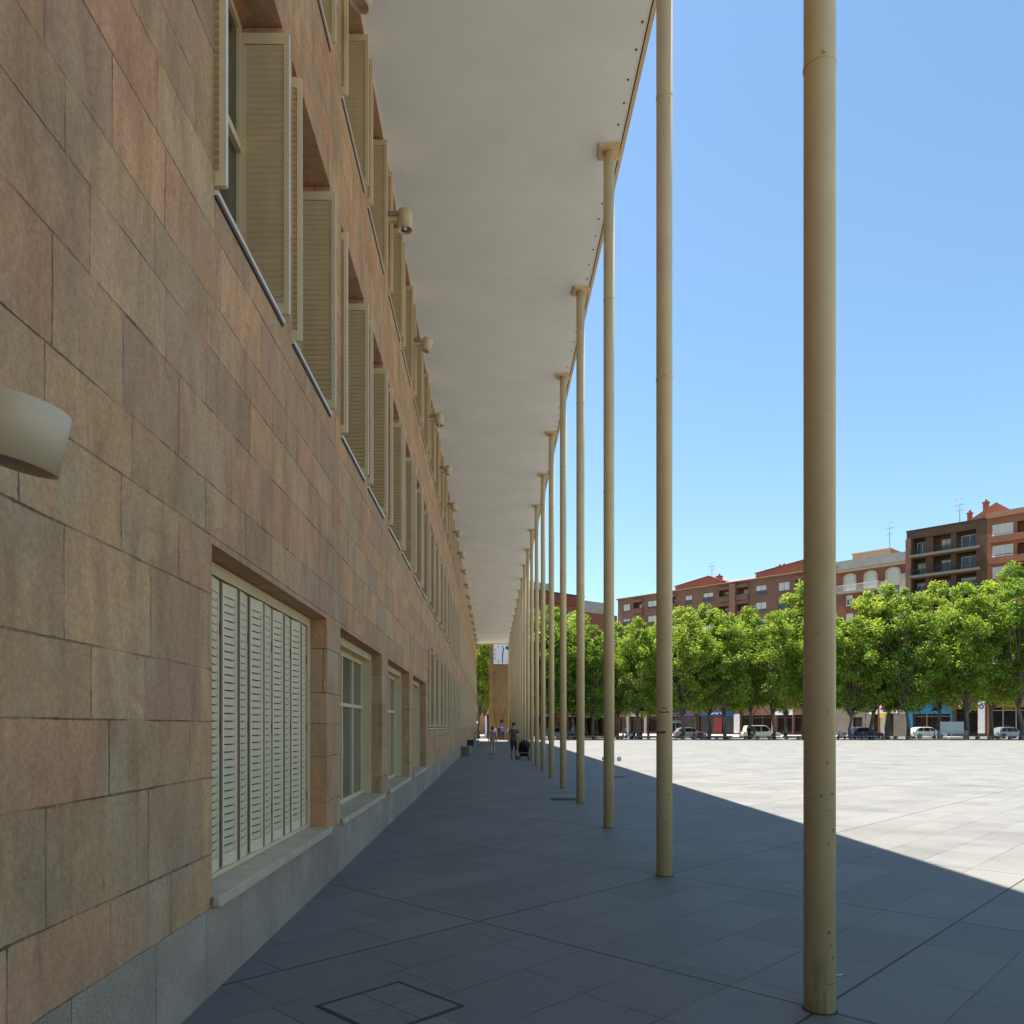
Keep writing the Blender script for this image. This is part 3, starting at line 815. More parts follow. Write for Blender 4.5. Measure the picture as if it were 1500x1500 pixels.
# ------------------------------------------------------------------ people
SKIN = mat("skin", (0.50, 0.30, 0.20), 0.55, 0, 0.06)
HAIRD = mat("hair_dark", (0.025, 0.018, 0.014), 0.6)
def cl(name, c): return mat("cloth_" + name, c, 0.85, 0, 0.1, 9)
SEG = ["torso", "neck", "head", "upper_arm", "forearm", "hand", "thigh", "shin", "foot"]
def person(label, loc, rz, h, cloth, pose=None, hair="short", hair_mat=None, group=None):
    """one continuous body grown over a skeleton; front faces -Y"""
    p = pose or {}
    k = h / 1.70
    J = {}
    ph = p.get("pelvis", 0.93); lean = p.get("lean", 0.0)
    J["pelvis"] = (0, 0, ph); J["spine"] = (0, -lean*0.3, ph + 0.2); J["chest"] = (0, -lean*0.7, ph + 0.39)
    J["neck"] = (0, -lean*1.0, ph + 0.54); hd = p.get("head", (0, 0))
    J["head0"] = (hd[0]*0.4, -lean - 0.015 + hd[1]*0.4, ph + 0.61); J["head1"] = (hd[0], -lean - 0.01 + hd[1], ph + 0.71)
    for sd_, sg in (("l", -1), ("r", 1)):
        J["sh" + sd_] = (sg*0.165, -lean*0.95, ph + 0.475)
        el = p.get("elbow_" + sd_, (sg*0.22, 0.03, -0.28)); wr = p.get("wrist_" + sd_, (sg*0.23, -0.03, -0.53))
        s0 = J["sh" + sd_]
        J["el" + sd_] = (el[0], s0[1] + el[1], s0[2] + el[2]); J["wr" + sd_] = (wr[0], s0[1] + wr[1], s0[2] + wr[2])
        d = Vector(J["wr" + sd_]) - Vector(J["el" + sd_]); d.normalize()
        pal = Vector(J["wr" + sd_]) + d*0.07; J["pa" + sd_] = tuple(pal)
        for fi in range(4):
            off = Vector((0, (fi - 1.5)*0.019, 0))
            J["f%d%s" % (fi, sd_)] = tuple(pal + d*(0.075 + (0.012 if fi in (1, 2) else 0)) + off + Vector((-sg*0.015, 0, 0)))
        J["th" + sd_] = tuple(pal + Vector((0, -0.045, 0)) - d*0.01)
        J["hi" + sd_] = (sg*0.085, 0, ph - 0.05)
        kn = p.get("knee_" + sd_, (sg*0.095, -0.02, 0.49)); an = p.get("ankle_" + sd_, (sg*0.10, 0.03, 0.08))
        J["kn" + sd_] = kn; J["an" + sd_] = an
        td = p.get("toe_" + sd_, (0, -0.15, -0.045)); J["to" + sd_] = (an[0] + td[0], an[1] + td[1], an[2] + td[2])
    E = [("pelvis", "spine", "torso"), ("spine", "chest", "torso"), ("chest", "neck", "torso"), ("neck", "head0", "neck"), ("head0", "head1", "head")]
    for sd_ in "lr":
        E += [("chest", "sh"+sd_, "torso"), ("sh"+sd_, "el"+sd_, "upper_arm"), ("el"+sd_, "wr"+sd_, "forearm"), ("wr"+sd_, "pa"+sd_, "hand"),
              ("pelvis", "hi"+sd_, "hip"), ("hi"+sd_, "kn"+sd_, "thigh"), ("kn"+sd_, "an"+sd_, "shin"), ("an"+sd_, "to"+sd_, "foot")]
        E += [("pa"+sd_, "f%d%s" % (fi, sd_), "hand") for fi in range(4)] + [("pa"+sd_, "th"+sd_, "hand")]
    RD = dict(pelvis=.135, spine=.125, chest=.135, neck=.058, head0=.078, head1=.092)
    for sd_ in "lr":
        RD.update({"sh"+sd_: .068, "el"+sd_: .045, "wr"+sd_: .03, "pa"+sd_: .034, "hi"+sd_: .10, "kn"+sd_: .06, "an"+sd_: .042, "to"+sd_: .034, "th"+sd_: .010})
        for fi in range(4): RD["f%d%s" % (fi, sd_)] = .009
    if p.get("stout"): RD["spine"] *= p["stout"]; RD["pelvis"] *= p["stout"]
    names = list(J); idx = {n: i for i, n in enumerate(names)}
    me = bpy.data.meshes.new("person_skeleton")
    me.from_pydata([Vector(J[n])*k for n in names], [(idx[a], idx[c]) for a, c, _ in E], [])
    tmp = bpy.data.objects.new("tmp", me); COL.objects.link(tmp)
    md = tmp.modifiers.new("skin", 'SKIN'); md.use_smooth_shade = True
    for n in names:
        sv = me.skin_vertices[0].data[idx[n]]
        rx = RD[n]*k
        sv.radius = (rx, rx * (0.72 if n in ("pelvis", "spine", "chest") else 1.0))
        sv.use_root = (n == "pelvis")
    sb = tmp.modifiers.new("sub", 'SUBSURF'); sb.levels = 1; sb.render_levels = 1
    dg = bpy.context.evaluated_depsgraph_get()
    bm_ = bpy.data.meshes.new_from_object(tmp.evaluated_get(dg))
    bpy.data.objects.remove(tmp, do_unlink=True)
    mats = [cloth[s] for s in SEG]
    bm_.materials.clear()
    for m in mats: bm_.materials.append(m)
    cl_split = cloth.get("sleeve", 1.0); th_split = cloth.get("leg", 1.0)
    for poly in bm_.polygons:
        c = poly.center / k
        best = None
        for a, cc, sname in E:
            A, B = Vector(J[a]), Vector(J[cc]); d = B - A
            tt = max(0, min(1, (c - A).dot(d) / max(d.length_squared, 1e-9)))
            q = (c - (A + d*tt)).length - 0.5*(RD[a]*(1 - tt) + RD[cc]*tt)
            if best is None or q < best[0]: best = (q, sname, tt)
        s_ = best[1]
        if s_ == "hip": s_ = "thigh"
        if s_ == "upper_arm" and best[2] > cl_split: s_ = "forearm"
        if s_ == "shin" and best[2] < cloth.get("shin_split", 0.0): s_ = "thigh"
        poly.material_index = SEG.index(s_)
        poly.use_smooth = True
    bm_.name = "person"
    o = bpy.data.objects.new("person", bm_); COL.objects.link(o)
    o.location = loc; o.rotation_euler = (0, 0, rz)
    tag(o, label, "person", group)
    # hair cap
    hc = Vector(J["head1"])*k
    b = MB(); r = 0.098*k
    drop = {"short": -0.25, "long": -1.6, "bob": -0.9}[hair]
    prof = []
    for i in range(9):
        a = math.pi/2 - (math.pi/2 + 0.35) * i / 8
        prof.append((max(r*1.04*math.cos(a), 0.0005), r*1.1*math.sin(a)))
    if hair != "short": prof.append((r*1.06, drop*r*0.8)); prof.append((r*0.7, drop*r))
    b.lathe(prof, tuple(hc + Vector((0, 0.022*k, 0.018*k))), 14)
    b.build("hair", hair_mat or HAIRD, o)
    # face: nose and eyes
    b = MB(); fy = hc.y - 0.088*k
    b.lathe([(0.0005, 0.03*k), (0.014*k, 0.0), (0.017*k, -0.018*k), (0.0005, -0.024*k)], (hc.x, fy, hc.z - 0.02*k), 8)
    b.build("nose", cloth["head"], o)
    b = MB()
    for ex in (-0.032, 0.032): b.lathe([(0.0005, 0.009*k), (0.011*k, 0.0), (0.0005, -0.009*k)], (hc.x + ex*k, fy + 0.012*k, hc.z + 0.004*k), 8)
    b.build("eyes", HAIRD, o)
    return o
def outfit(top, bottom, sleeve=1.0, arms=None, shin=None, foot=None, shin_split=0.0):
    return dict(torso=top, neck=SKIN, head=SKIN, upper_arm=top, forearm=arms or SKIN, hand=SKIN, thigh=bottom, shin=shin or bottom, foot=foot or mat("shoe_black", (0.03, 0.03, 0.03), 0.6), sleeve=sleeve, shin_split=shin_split)

def facing(dx, dy): return math.atan2(dx, -dy)
walk1 = dict(knee_l=(-0.09, -0.12, 0.50), ankle_l=(-0.10, 0.02, 0.10), knee_r=(0.09, 0.02, 0.49), ankle_r=(0.09, 0.25, 0.16), toe_r=(0, -0.11, -0.11),
             elbow_r=(0.22, 0.10, -0.26), wrist_r=(0.24, 0.10, -0.50), elbow_l=(-0.22, -0.02, -0.28), wrist_l=(-0.23, -0.12, -0.50))
person("woman in a pink top and beige trousers walking away down the arcade", (0.04, 43.7, 0), R(180), 1.60,
       outfit(cl("pink", (0.42, 0.20, 0.22)), cl("beige", (0.46, 0.36, 0.27)), 0.7), walk1, "bob")
phone = dict(knee_r=(0.09, -0.10, 0.50), ankle_r=(0.10, -0.02, 0.08), knee_l=(-0.09, 0.0, 0.48), ankle_l=(-0.09, 0.10, 0.10),
             elbow_r=(0.25, 0.02, -0.26), wrist_r=(0.10, -0.22, -0.20), elbow_l=(-0.25, 0.05, -0.27), wrist_l=(-0.27, -0.02, -0.50), head=(0.0, -0.035), stout=1.08)
pm_ = person("man in olive t-shirt and dark shorts looking down at his phone beside the stroller", (1.10, 38.9, 0), R(8), 1.78,
       outfit(cl("olive", (0.10, 0.10, 0.075)), cl("charcoal", (0.05, 0.05, 0.055)), 0.65, shin=SKIN, shin_split=0.12), phone, "short")
b = MB(); b.box((-0.035, -0.006, -0.07), (0.035, 0.006, 0.07))
o = b.build("mobile_phone", M_DARK, bevel=0.004); o.location = (1.20, 38.58, 1.33); o.rotation_euler = (R(-40), 0, R(8)); tag(o, "small dark phone held up by the man in olive", "phone")
arm_dn = {}
person("man in blue shirt and dark trousers, back turned, at the clock tower", (wx(736.5, 92.3), 92.3, 0), R(175), 1.80,
       outfit(cl("blue", (0.13, 0.16, 0.42)), cl("navy", (0.02, 0.022, 0.035)), 1.0, arms=cl("blue", (0.13, 0.16, 0.42))), dict(stout=1.1), "short")
person("person dressed all in black standing left of the man in blue", (wx(731.5, 92.8), 92.8, 0), R(170), 1.74,
       outfit(cl("black", (0.018, 0.018, 0.02)), cl("black", (0.018, 0.018, 0.02)), 1.0, arms=cl("black", (0.018, 0.018, 0.02))), None, "short")
person("person in a pale lilac shirt standing right of the man in blue", (wx(746.5, 88), 88.0, 0), R(160), 1.62,
       outfit(cl("lilac", (0.36, 0.30, 0.40)), cl("grey", (0.13, 0.12, 0.13)), 0.7), None, "bob")
person("person in a light blue shirt half hidden behind the woman in pink", (wx(724.5, 91), 91.0, 0), R(190), 1.66,
       outfit(cl("lightblue", (0.40, 0.47, 0.62)), cl("denim", (0.06, 0.08, 0.14)), 0.8), None, "short")
sit = dict(pelvis=0.56, knee_l=(-0.10, -0.40, 0.54), ankle_l=(-0.10, -0.42, 0.12), knee_r=(0.10, -0.40, 0.54), ankle_r=(0.10, -0.46, 0.12),
           elbow_l=(-0.2, -0.06, -0.26), wrist_l=(-0.13, -0.30, -0.36), elbow_r=(0.2, -0.06, -0.26), wrist_r=(0.13, -0.30, -0.36), lean=0.05)
person("child in a bright green t-shirt sitting on the stone seat by the wall", (-1.45, 66.0, -0.02), R(75), 1.42,
       outfit(cl("lime", (0.10, 0.62, 0.08)), cl("navy2", (0.03, 0.035, 0.06)), 0.7, shin=SKIN), sit, "short")

# stroller
t = thing("baby_stroller", "black baby stroller with a red lined seat parked beside the third far column", "stroller", (1.60, 38.3, 0), R(-12))
blk = mat("stroller_black", (0.018, 0.016, 0.016), 0.75); red = mat("stroller_red", (0.16, 0.02, 0.018), 0.8); alu = mat("stroller_alu", (0.35, 0.34, 0.33), 0.4, 0.7)
b = MB()
for sx in (-0.27, 0.27):
    b.tube([(sx, -0.38, 0.12), (sx*0.95, 0.05, 0.48), (sx*0.9, 0.42, 1.0)], 0.013, 8); b.tube([(sx, 0.38, 0.12), (sx*0.95, 0.0, 0.55)], 0.013, 8)
    b.tube([(sx, -0.38, 0.12), (sx, 0.38, 0.12)], 0.011, 8)
b.tube([(-0.24, 0.42, 1.0), (0.24, 0.42, 1.0)], 0.018, 8); b.tube([(-0.27, 0.38, 0.12), (0.27, 0.38, 0.12)], 0.011, 8); b.tube([(-0.27, -0.38, 0.14), (0.27, -0.38, 0.14)], 0.011, 8)
b.build("frame", alu, t)
b = MB(); b.prism([(-0.24, 0.38), (0.24, 0.38), (0.27, 0.70), (0.20, 0.84), (-0.20, 0.84), (-0.27, 0.70)], 0.10, 0.2); b.box((-0.23, -0.22, 0.36), (0.23, 0.10, 0.44)); b.box((-0.26, -0.2, 0.40), (-0.22, 0.14, 0.62)); b.box((0.22, -0.2, 0.40), (0.26, 0.14, 0.62))
b.build("seat", blk, t, bevel=0.025)
b = MB(); b.box((-0.19, 0.06, 0.46), (-0.07, 0.097, 0.78)); b.box((0.07, 0.06, 0.46), (0.19, 0.097, 0.78)); b.build("lining", red, t, bevel=0.02)
b = MB(); n = 10
for i in range(6):
    a0, a1 = R(5 + i*17), R(5 + (i + 1)*17)
    for j in range(n):
        u0, u1 = math.pi*j/n, math.pi*(j+1)/n
        def hp(a, u): return (0.30*math.cos(u), 0.22 - 0.42*math.sin(a)*0.9*math.sin(u)**0.6, 0.66 + 0.30*math.cos(a*0.9)*math.sin(u)**0.7)
        b.quad(hp(a0, u0), hp(a0, u1), hp(a1, u1), hp(a1, u0))
b.build("hood", blk, t, normals=False)
b = MB(); b.box((-0.22, -0.1, 0.16), (0.22, 0.32, 0.32)); b.build("basket", blk, t, bevel=0.03)
for sx in (-0.28, 0.28):
    for sy in (-0.38, 0.38):
        b = MB(); b.lathe([(0.05, -0.02), (0.10, -0.022), (0.115, -0.01), (0.115, 0.01), (0.10, 0.022), (0.05, 0.02)], (sx, sy, 0.115), 18, axis='X'); wobj = b.build("wheel", blk, t)
        b = MB(); b.lathe([(0.0005, -0.018), (0.05, -0.018), (0.05, 0.018), (0.0005, 0.018)], (sx, sy, 0.115), 12, axis='X'); b.build("rim", alu, wobj)
b = MB(); b.tube([(-0.24, -0.26, 0.56), (0, -0.32, 0.58), (0.24, -0.26, 0.56)], 0.018, 8); b.build("bumper_bar", blk, t)

# scooter with a child, mostly behind the third column
t = thing("kick_scooter", "white kick scooter at the edge of the canopy shadow behind the third column", "scooter", (5.72, 36.9, 0), R(-4))
b = MB(); b.box((-0.28, -0.06, 0.10), (0.30, 0.06, 0.13)); b.build("deck", mat("scooter_white", (0.75, 0.75, 0.75), 0.4), t, bevel=0.008)
b = MB(); b.tube([(-0.34, 0, 0.12), (-0.26, 0, 0.85)], 0.018, 10); b.tube([(-0.345, 0, 0.10), (-0.28, 0, 0.12)], 0.018, 8); b.build("steering_post", _cache["scooter_white"], t)
b = MB(); b.tube([(-0.26, -0.22, 0.86), (-0.26, 0.22, 0.86)], 0.016, 10); b.build("handlebar", M_DARK, t)
for sx in (-0.36, 0.36):
    b = MB(); b.lathe([(0.065, -0.012), (0.092, -0.016), (0.10, 0.0), (0.092, 0.016), (0.065, 0.012)], (sx, 0, 0.10), 18, axis='Y'); wo = b.build("wheel", M_DARK, t)
    b = MB(); b.lathe([(0.0005, -0.012), (0.066, -0.01), (0.066, 0.01), (0.0005, 0.012)], (sx, 0, 0.10), 14, axis='Y'); b.build("rim", _cache["scooter_white"], wo)
ride = dict(elbow_l=(-0.20, -0.16, -0.20), wrist_l=(-0.18, -0.38, -0.34), elbow_r=(0.20, -0.16, -0.20), wrist_r=(0.18, -0.38, -0.34), lean=0.04)
person("child in a red top riding the white kick scooter behind a column", (5.78, 36.9, 0.12), R(-94), 1.12,
       outfit(cl("red", (0.45, 0.10, 0.09)), cl("darkblue", (0.04, 0.05, 0.1)), 0.9, shin=SKIN), ride, "short")

# ------------------------------------------------------------------ trees
def leaf_mat(name, c1, c2, c3):
    g = G(name)
    geo = g.t.nodes.new("ShaderNodeNewGeometry")
    oi = g.t.nodes.new("ShaderNodeObjectInfo")
    n = g.noise(g.coord(), 0.35, 3, 0.6)
    f = g.math('ADD', g.math('MULTIPLY', geo.outputs["Random Per Island"], 0.6), g.math('MULTIPLY', n, 0.5))
    f = g.math('ADD', f, g.math('MULTIPLY', g.math('SUBTRACT', oi.outputs["Random"], 0.5), 0.42))
    c = g.ramp(f, [(0.25, c1), (0.55, c2), (0.85, c3)])
    g.set(c, 0.5, spec=0.3)
    tr = g.t.nodes.new("ShaderNodeBsdfTranslucent")
    cc = g.mix(1.0, c, (1.38, 1.32, 0.52), 'MULTIPLY')
    g.put(tr.inputs[0], cc)
    mx = g.t.nodes.new("ShaderNodeMixShader"); mx.inputs[0].default_value = 0.46
    g.t.links.new(g.b.outputs[0], mx.inputs[1]); g.t.links.new(tr.outputs[0], mx.inputs[2])
    g.t.links.new(mx.outputs[0], g.out.inputs[0])
    return g.m
M_LEAF = leaf_mat("plane_leaf", (0.11, 0.19, 0.022), (0.21, 0.315, 0.042), (0.34, 0.41, 0.078))
M_BARK = mat("plane_bark", (0.16, 0.14, 0.11), 0.9, 0, 0.35, 1.5, 0.2, 0.3)

def make_tree(seed, Ht=15.0, rad=3.3, zlow=3.3, nclump=74, nleaf=205):
    rr = random.Random(seed)
    root = thing("plane_tree", "", "tree")
    tb = MB()
    bend = [(rr.uniform(-0.12, 0.12)*i, rr.uniform(-0.12, 0.12)*i) for i in range(6)]
    zs = [0, 1.2, 2.6, 4.2, 6.5, 9.5]
    tr = [0.22, 0.17, 0.15, 0.13, 0.10, 0.06]
    tp = [(bend[i][0], bend[i][1], zs[i]) for i in range(6)]
    tb.tube(tp, tr, 9)
    clumps = []
    for i in range(nclump):
        for _ in range(30):
            z = zlow + (Ht - zlow) * rr.random() ** 0.9
            f = (z - zlow) / (Ht - zlow)
            R_ = rad * (0.60 + 1.0*f - 0.25*f*f) * (1 - max(0, f - 0.42) ** 1.6 * 2.05)
            R_ = max(R_, 0.35)
            a = rr.uniform(0, 2*math.pi); r = R_ * math.sqrt(rr.uniform(0.08, 1.0))
            c = Vector((r*math.cos(a), r*math.sin(a), z))
            if all((c - q[0]).length > 0.85 for q in clumps): break
        clumps.append((c, rr.uniform(0.55, 1.12) * (0.75 if f > 0.8 else 1)))
    for (c, cr) in clumps[::3]:
        k = min(4, max(2, int((c.z - 2.5) / 2.6)))
        s = Vector(tp[k]); s.z = min(s.z, c.z - 0.8)
        mid = s.lerp(c, 0.5) + Vector((rr.uniform(-.3, .3), rr.uniform(-.3, .3), 0.25))
        tb.tube([s, mid, c], [0.06, 0.04, 0.015], 5)
    tb.build("trunk", M_BARK, root)
    cb = MB()
    for (c, cr) in clumps:
        n = int(nleaf * cr)
        for _ in range(n):
            d = Vector((rr.gauss(0, 1), rr.gauss(0, 1), rr.gauss(0, 0.8)))
            d.normalize(); d *= cr * rr.random() ** 0.45
            p = c + d
            nrm = (d.normalized()*0.6 + Vector((rr.gauss(0, .5), rr.gauss(0, .5), 0.75 + rr.gauss(0, .4)))).normalized()
            tx = nrm.cross(Vector((rr.gauss(0, 1), rr.gauss(0, 1), rr.gauss(0, 1)))).normalized()
            ty = nrm.cross(tx)
            s = rr.uniform(0.085, 0.175)
            fold = nrm * s * 0.25
            nb = len(cb.v)
            cb.v += [tuple(p - tx*s*0.9), tuple(p - ty*s*0.75 + fold), tuple(p + tx*s*1.0 - fold), tuple(p + ty*s*0.75 + fold)]
            cb.f.append((nb, nb + 1, nb + 2, nb + 3)); cb.mi.append(0); cb.sm.append(False)
    cb.build("crown", M_LEAF, root, normals=False)
    return root
protos = [make_tree(s, 15.0, r_, {11: 3.4, 22: 4.1, 33: 3.8, 44: 3.1, 55: 3.9}[s]) for s, r_ in ((11, 3.2), (22, 3.7), (33, 2.8), (44, 3.5), (55, 3.0))]
for _q in (): pass
used = [False]*5
def put_tree(px, D, top, label, group):
    top = top + rt.uniform(-9, 12); x = wx(px, D); h = wz(top, D) if top else 14.5
    i = rt.randrange(5)
    s = h / 15.3
    if not used[i]:
        o = protos[i]; used[i] = True; o.location = (x, D, 0); o.scale = (s*rt.uniform(0.95, 1.1),)*2 + (s,); o["label"] = label; o["group"] = group
        o.rotation_euler = (0, 0, rt.uniform(0, 6.28))
        return o
    w_ = s*rt.uniform(0.86, 1.16)
    return dup(protos[i], (x, D, 0), rt.uniform(0, 6.28), label, group, (w_, w_, s))
rt = random.Random(9)
rowA = [(1496, 826), (1416, 852), (1330, 868), (1246, 905), (1200, 868), (1134, 888), (1062, 890), (1000, 897), (934, 903), (869, 905), (806, 893), (792, 900)]
rowB = [(1452, 852), (1376, 846), (1300, 862), (1275, 857), (1178, 862), (1098, 885), (1038, 890), (966, 899), (905, 915), (842, 902), (776, 890)]
for i, (px, tp_) in enumerate(rowA):
    put_tree(px, 97.0 + rt.uniform(-0.4, 0.4), tp_, "leafy plane tree of the front row across the square, %s from the right edge" % (["first"] + ORD[1:])[i], "plane trees across the square")
for i, (px, tp_) in enumerate(rowB):
    put_tree(px, (105.5 if px == 776 else 100.4) + rt.uniform(-0.4, 0.4), tp_, "leafy plane tree of the second row across the square, %s from the right edge" % (["first"] + ORD[1:])[i], "plane trees across the square")
for i, (px, D, tp_) in enumerate([(1215, 113, 895), (1150, 113, 905), (1085, 113, 910), (1020, 114, 915), (950, 114, 915), (890, 114, 920), (825, 112, 905), (701, 107, 890), (712, 118, 900), (690, 122, 905)]):
    put_tree(px, D, tp_, "leafy plane tree on the far pavement beyond the road, %s from the right" % (["first"] + ORD[1:])[i], "plane trees beyond the road")

# ------------------------------------------------------------------ buildings across the square
S = 1.08
BX, BY = 25.3*S, 155*S
DIRA = math.atan2(-0.727, 0.686)
def bz(z): return H + (z - H)*S
def brick_mat(name, col, sc=1.0):
    g = G(name); co = g.coord(); s = g.sep(co)
    n = g.noise(co, 0.5, 6, 0.65)
    v = g.math('FRACT', g.math('DIVIDE', s[2], 0.30))
    j = g.math('MULTIPLY', g.rng(v, 0.0, 0.18, 1, 0), 0.35)
    c = g.mix(1.0, col, g.ramp(n, [(0.3, (0.84, 0.84, 0.85)), (0.7, (1.12, 1.1, 1.08))]), 'MULTIPLY')
    c = g.mix(j, c, tuple(x*0.62 for x in col))
    fl = g.noise(co, 9, 3, 0.7)
    c = g.mix(1.0, c, g.ramp(fl, [(0.3, (0.86, 0.86, 0.86)), (0.7, (1.1, 1.1, 1.1))]), 'MULTIPLY')
    return g.set(c, 0.88, spec=0.2)
M_BRA = brick_mat("brown_brick", (0.20, 0.110, 0.076))
M_BRC = brick_mat("dark_brick", (0.130, 0.074, 0.047))
M_BRD = brick_mat("red_brick", (0.30, 0.125, 0.068))
M_BRE = brick_mat("orange_brick", (0.31, 0.115, 0.072))
M_BRB = brick_mat("maroon_brick", (0.23, 0.095, 0.062))
M_TILE = brick_mat("roof_tile", (0.34, 0.175, 0.115))
M_PEACH = mat("peach_render", (0.52, 0.33, 0.20), 0.85, 0, 0.1, 0.6)
M_GREY = mat("grey_band", (0.30, 0.28, 0.255), 0.85, 0, 0.12, 0.6)
M_BASE = mat("stone_base_grey", (0.20, 0.185, 0.165), 0.85, 0, 0.15, 0.6)
M_WHITE = mat("white_render", (0.45, 0.415, 0.37), 0.85, 0, 0.1, 0.6)
M_BLIND = mat("roller_blind", (0.52, 0.50, 0.44), 0.7, 0, 0.06, 0.4)
M_BGLASS = glass_dark("facade_glass", (0.035, 0.045, 0.06), 0.08, 0.6)
M_WFRAME = mat("window_frame_dark", (0.10, 0.08, 0.065), 0.6)
M_WFRW = mat("window_frame_white", (0.62, 0.62, 0.60), 0.6)
M_CONC = mat("balcony_concrete", (0.20, 0.165, 0.135), 0.85)
M_SHADE = mat("deep_recess", (0.05, 0.042, 0.038), 0.9)

def bwindow(parent, x0, x1, z0, z1, y=0.0, blind=0.5, white=False, name="window"):
    """window set at the facade plane y; frame is the part, pane and blind sub-parts"""
    f = MB(); t_ = 0.09
    f.box((x0, y - 0.05, z0), (x0 + t_, y + 0.12, z1)); f.box((x1 - t_, y - 0.05, z0), (x1, y + 0.12, z1))
    f.box((x0 + t_, y - 0.05, z0), (x1 - t_, y + 0.12, z0 + t_)); f.box((x0 + t_, y - 0.05, z1 - t_), (x1 - t_, y + 0.12, z1))
    xm = (x0 + x1)/2
    f.box((xm - 0.04, y - 0.02, z0 + t_), (xm + 0.04, y + 0.10, z1 - t_))
    f.box((x0 - 0.08, y - 0.14, z0 - 0.10), (x1 + 0.08, y + 0.02, z0 - 0.002))
    fo = f.build(name, M_WFRW if white else M_WFRAME, parent)
    p = MB(); p.box((x0 + t_, y + 0.03, z0 + t_), (x1 - t_, y + 0.05, z1 - t_)); p.build("pane", M_BGLASS, fo)
    if blind > 0.02:
        q = MB(); zb = z1 - t_ - (z1 - z0 - 2*t_)*blind
        q.box((x0 + t_, y - 0.012, zb), (x1 - t_, y + 0.022, z1 - t_)); q.build("blind", M_BLIND, fo)
    return fo
def walls(parent, L, ht, depth, holes, m, extra=None, name="wall", y=0.0, x0=0.0):
    """facade with real openings: holes = (x0,x1,z0,z1,recess)"""
    b = MB()
    cs = sorted({x0, x0 + L} | {h[0] for h in holes} | {h[1] for h in holes})
    for i in range(len(cs) - 1):
        xa, xb = cs[i], cs[i+1]; xm = (xa + xb)/2
        zz = sorted((h[2], h[3]) for h in holes if h[0] < xm < h[1]); z = 0
        for (a, c) in zz + [(ht, None)]:
            if a > z + 1e-4: b.quad((xa, y, z), (xb, y, z), (xb, y, a), (xa, y, a))
            if c is None: break
            z = c
    for (a, c, z0, z1, d) in holes:
        b.quad((a, y, z0), (a, y + d, z0), (a, y + d, z1), (a, y, z1)); b.quad((c, y, z0), (c, y, z1), (c, y + d, z1), (c, y + d, z0))
        b.quad((a, y, z1), (a, y + d, z1), (c, y + d, z1), (c, y, z1)); b.quad((a, y, z0), (c, y, z0), (c, y + d, z0), (a, y + d, z0))
        b.quad((a, y + d, z0), (c, y + d, z0), (c, y + d, z1), (a, y + d, z1))
    xe = x0 + L
    b.quad((x0, y, 0), (x0, y, ht), (x0, y + depth, ht), (x0, y + depth, 0)); b.quad((xe, y, 0), (xe, y + depth, 0), (xe, y + depth, ht), (xe, y, ht))
    b.quad((x0, y + depth, 0), (x0, y + depth, ht), (xe, y + depth, ht), (xe, y + depth, 0)); b.quad((x0, y, ht), (xe, y, ht), (xe, y + depth, ht), (x0, y + depth, ht))
    return b.build(name, m, parent, normals=False)
def antenna(parent, x, y, z, h):
    b = MB(); b.tube([(x, y, z), (x, y, z + h)], 0.045, 6)
    for (zz, l) in ((0.55, 0.6), (0.75, 0.8), (0.95, 0.55)): b.tube([(x - l, y, z + h*zz), (x + l*0.8, y + 0.2, z + h*zz + 0.1)], 0.03, 5)
    for i in range(5): b.tube([(x - 0.5 + i*0.25, y - 0.25, z + h*0.75 + 0.05), (x - 0.5 + i*0.25, y + 0.25, z + h*0.75 + 0.05)], 0.02, 4)
    return b.build("antenna", mat("antenna_metal", (0.16, 0.17, 0.19), 0.6, 0.2), parent)
def chimney(parent, x, y, z, h=1.6, w_=0.9, m=None):
    b = MB(); b.box((x - w_/2, y - w_/2, z), (x + w_/2, y + w_/2, z + h)); b.box((x - w_/2 - 0.1, y - w_/2 - 0.1, z + h), (x + w_/2 + 0.1, y + w_/2 + 0.1, z + h + 0.15))
    b.tube([(x, y, z + h + 0.15), (x, y, z + h + 0.6)], 0.2, 8)
    return b.build("chimney", m or M_BRE, parent)
def uof(px):   # facade coordinate of a photo column, in metres along the line of blocks
    k = (px - VX)/F
    return ((k*155 - 25.3)/(0.686 + 0.727*k)) * S
def root_at(name, label, px0):
    u = uof(px0)
    return thing(name, label, "building", (BX + 0.686*u, BY - 0.727*u, 0.10), DIRA), u
def dist(px):
    u = uof(px); return BY - 0.727*u

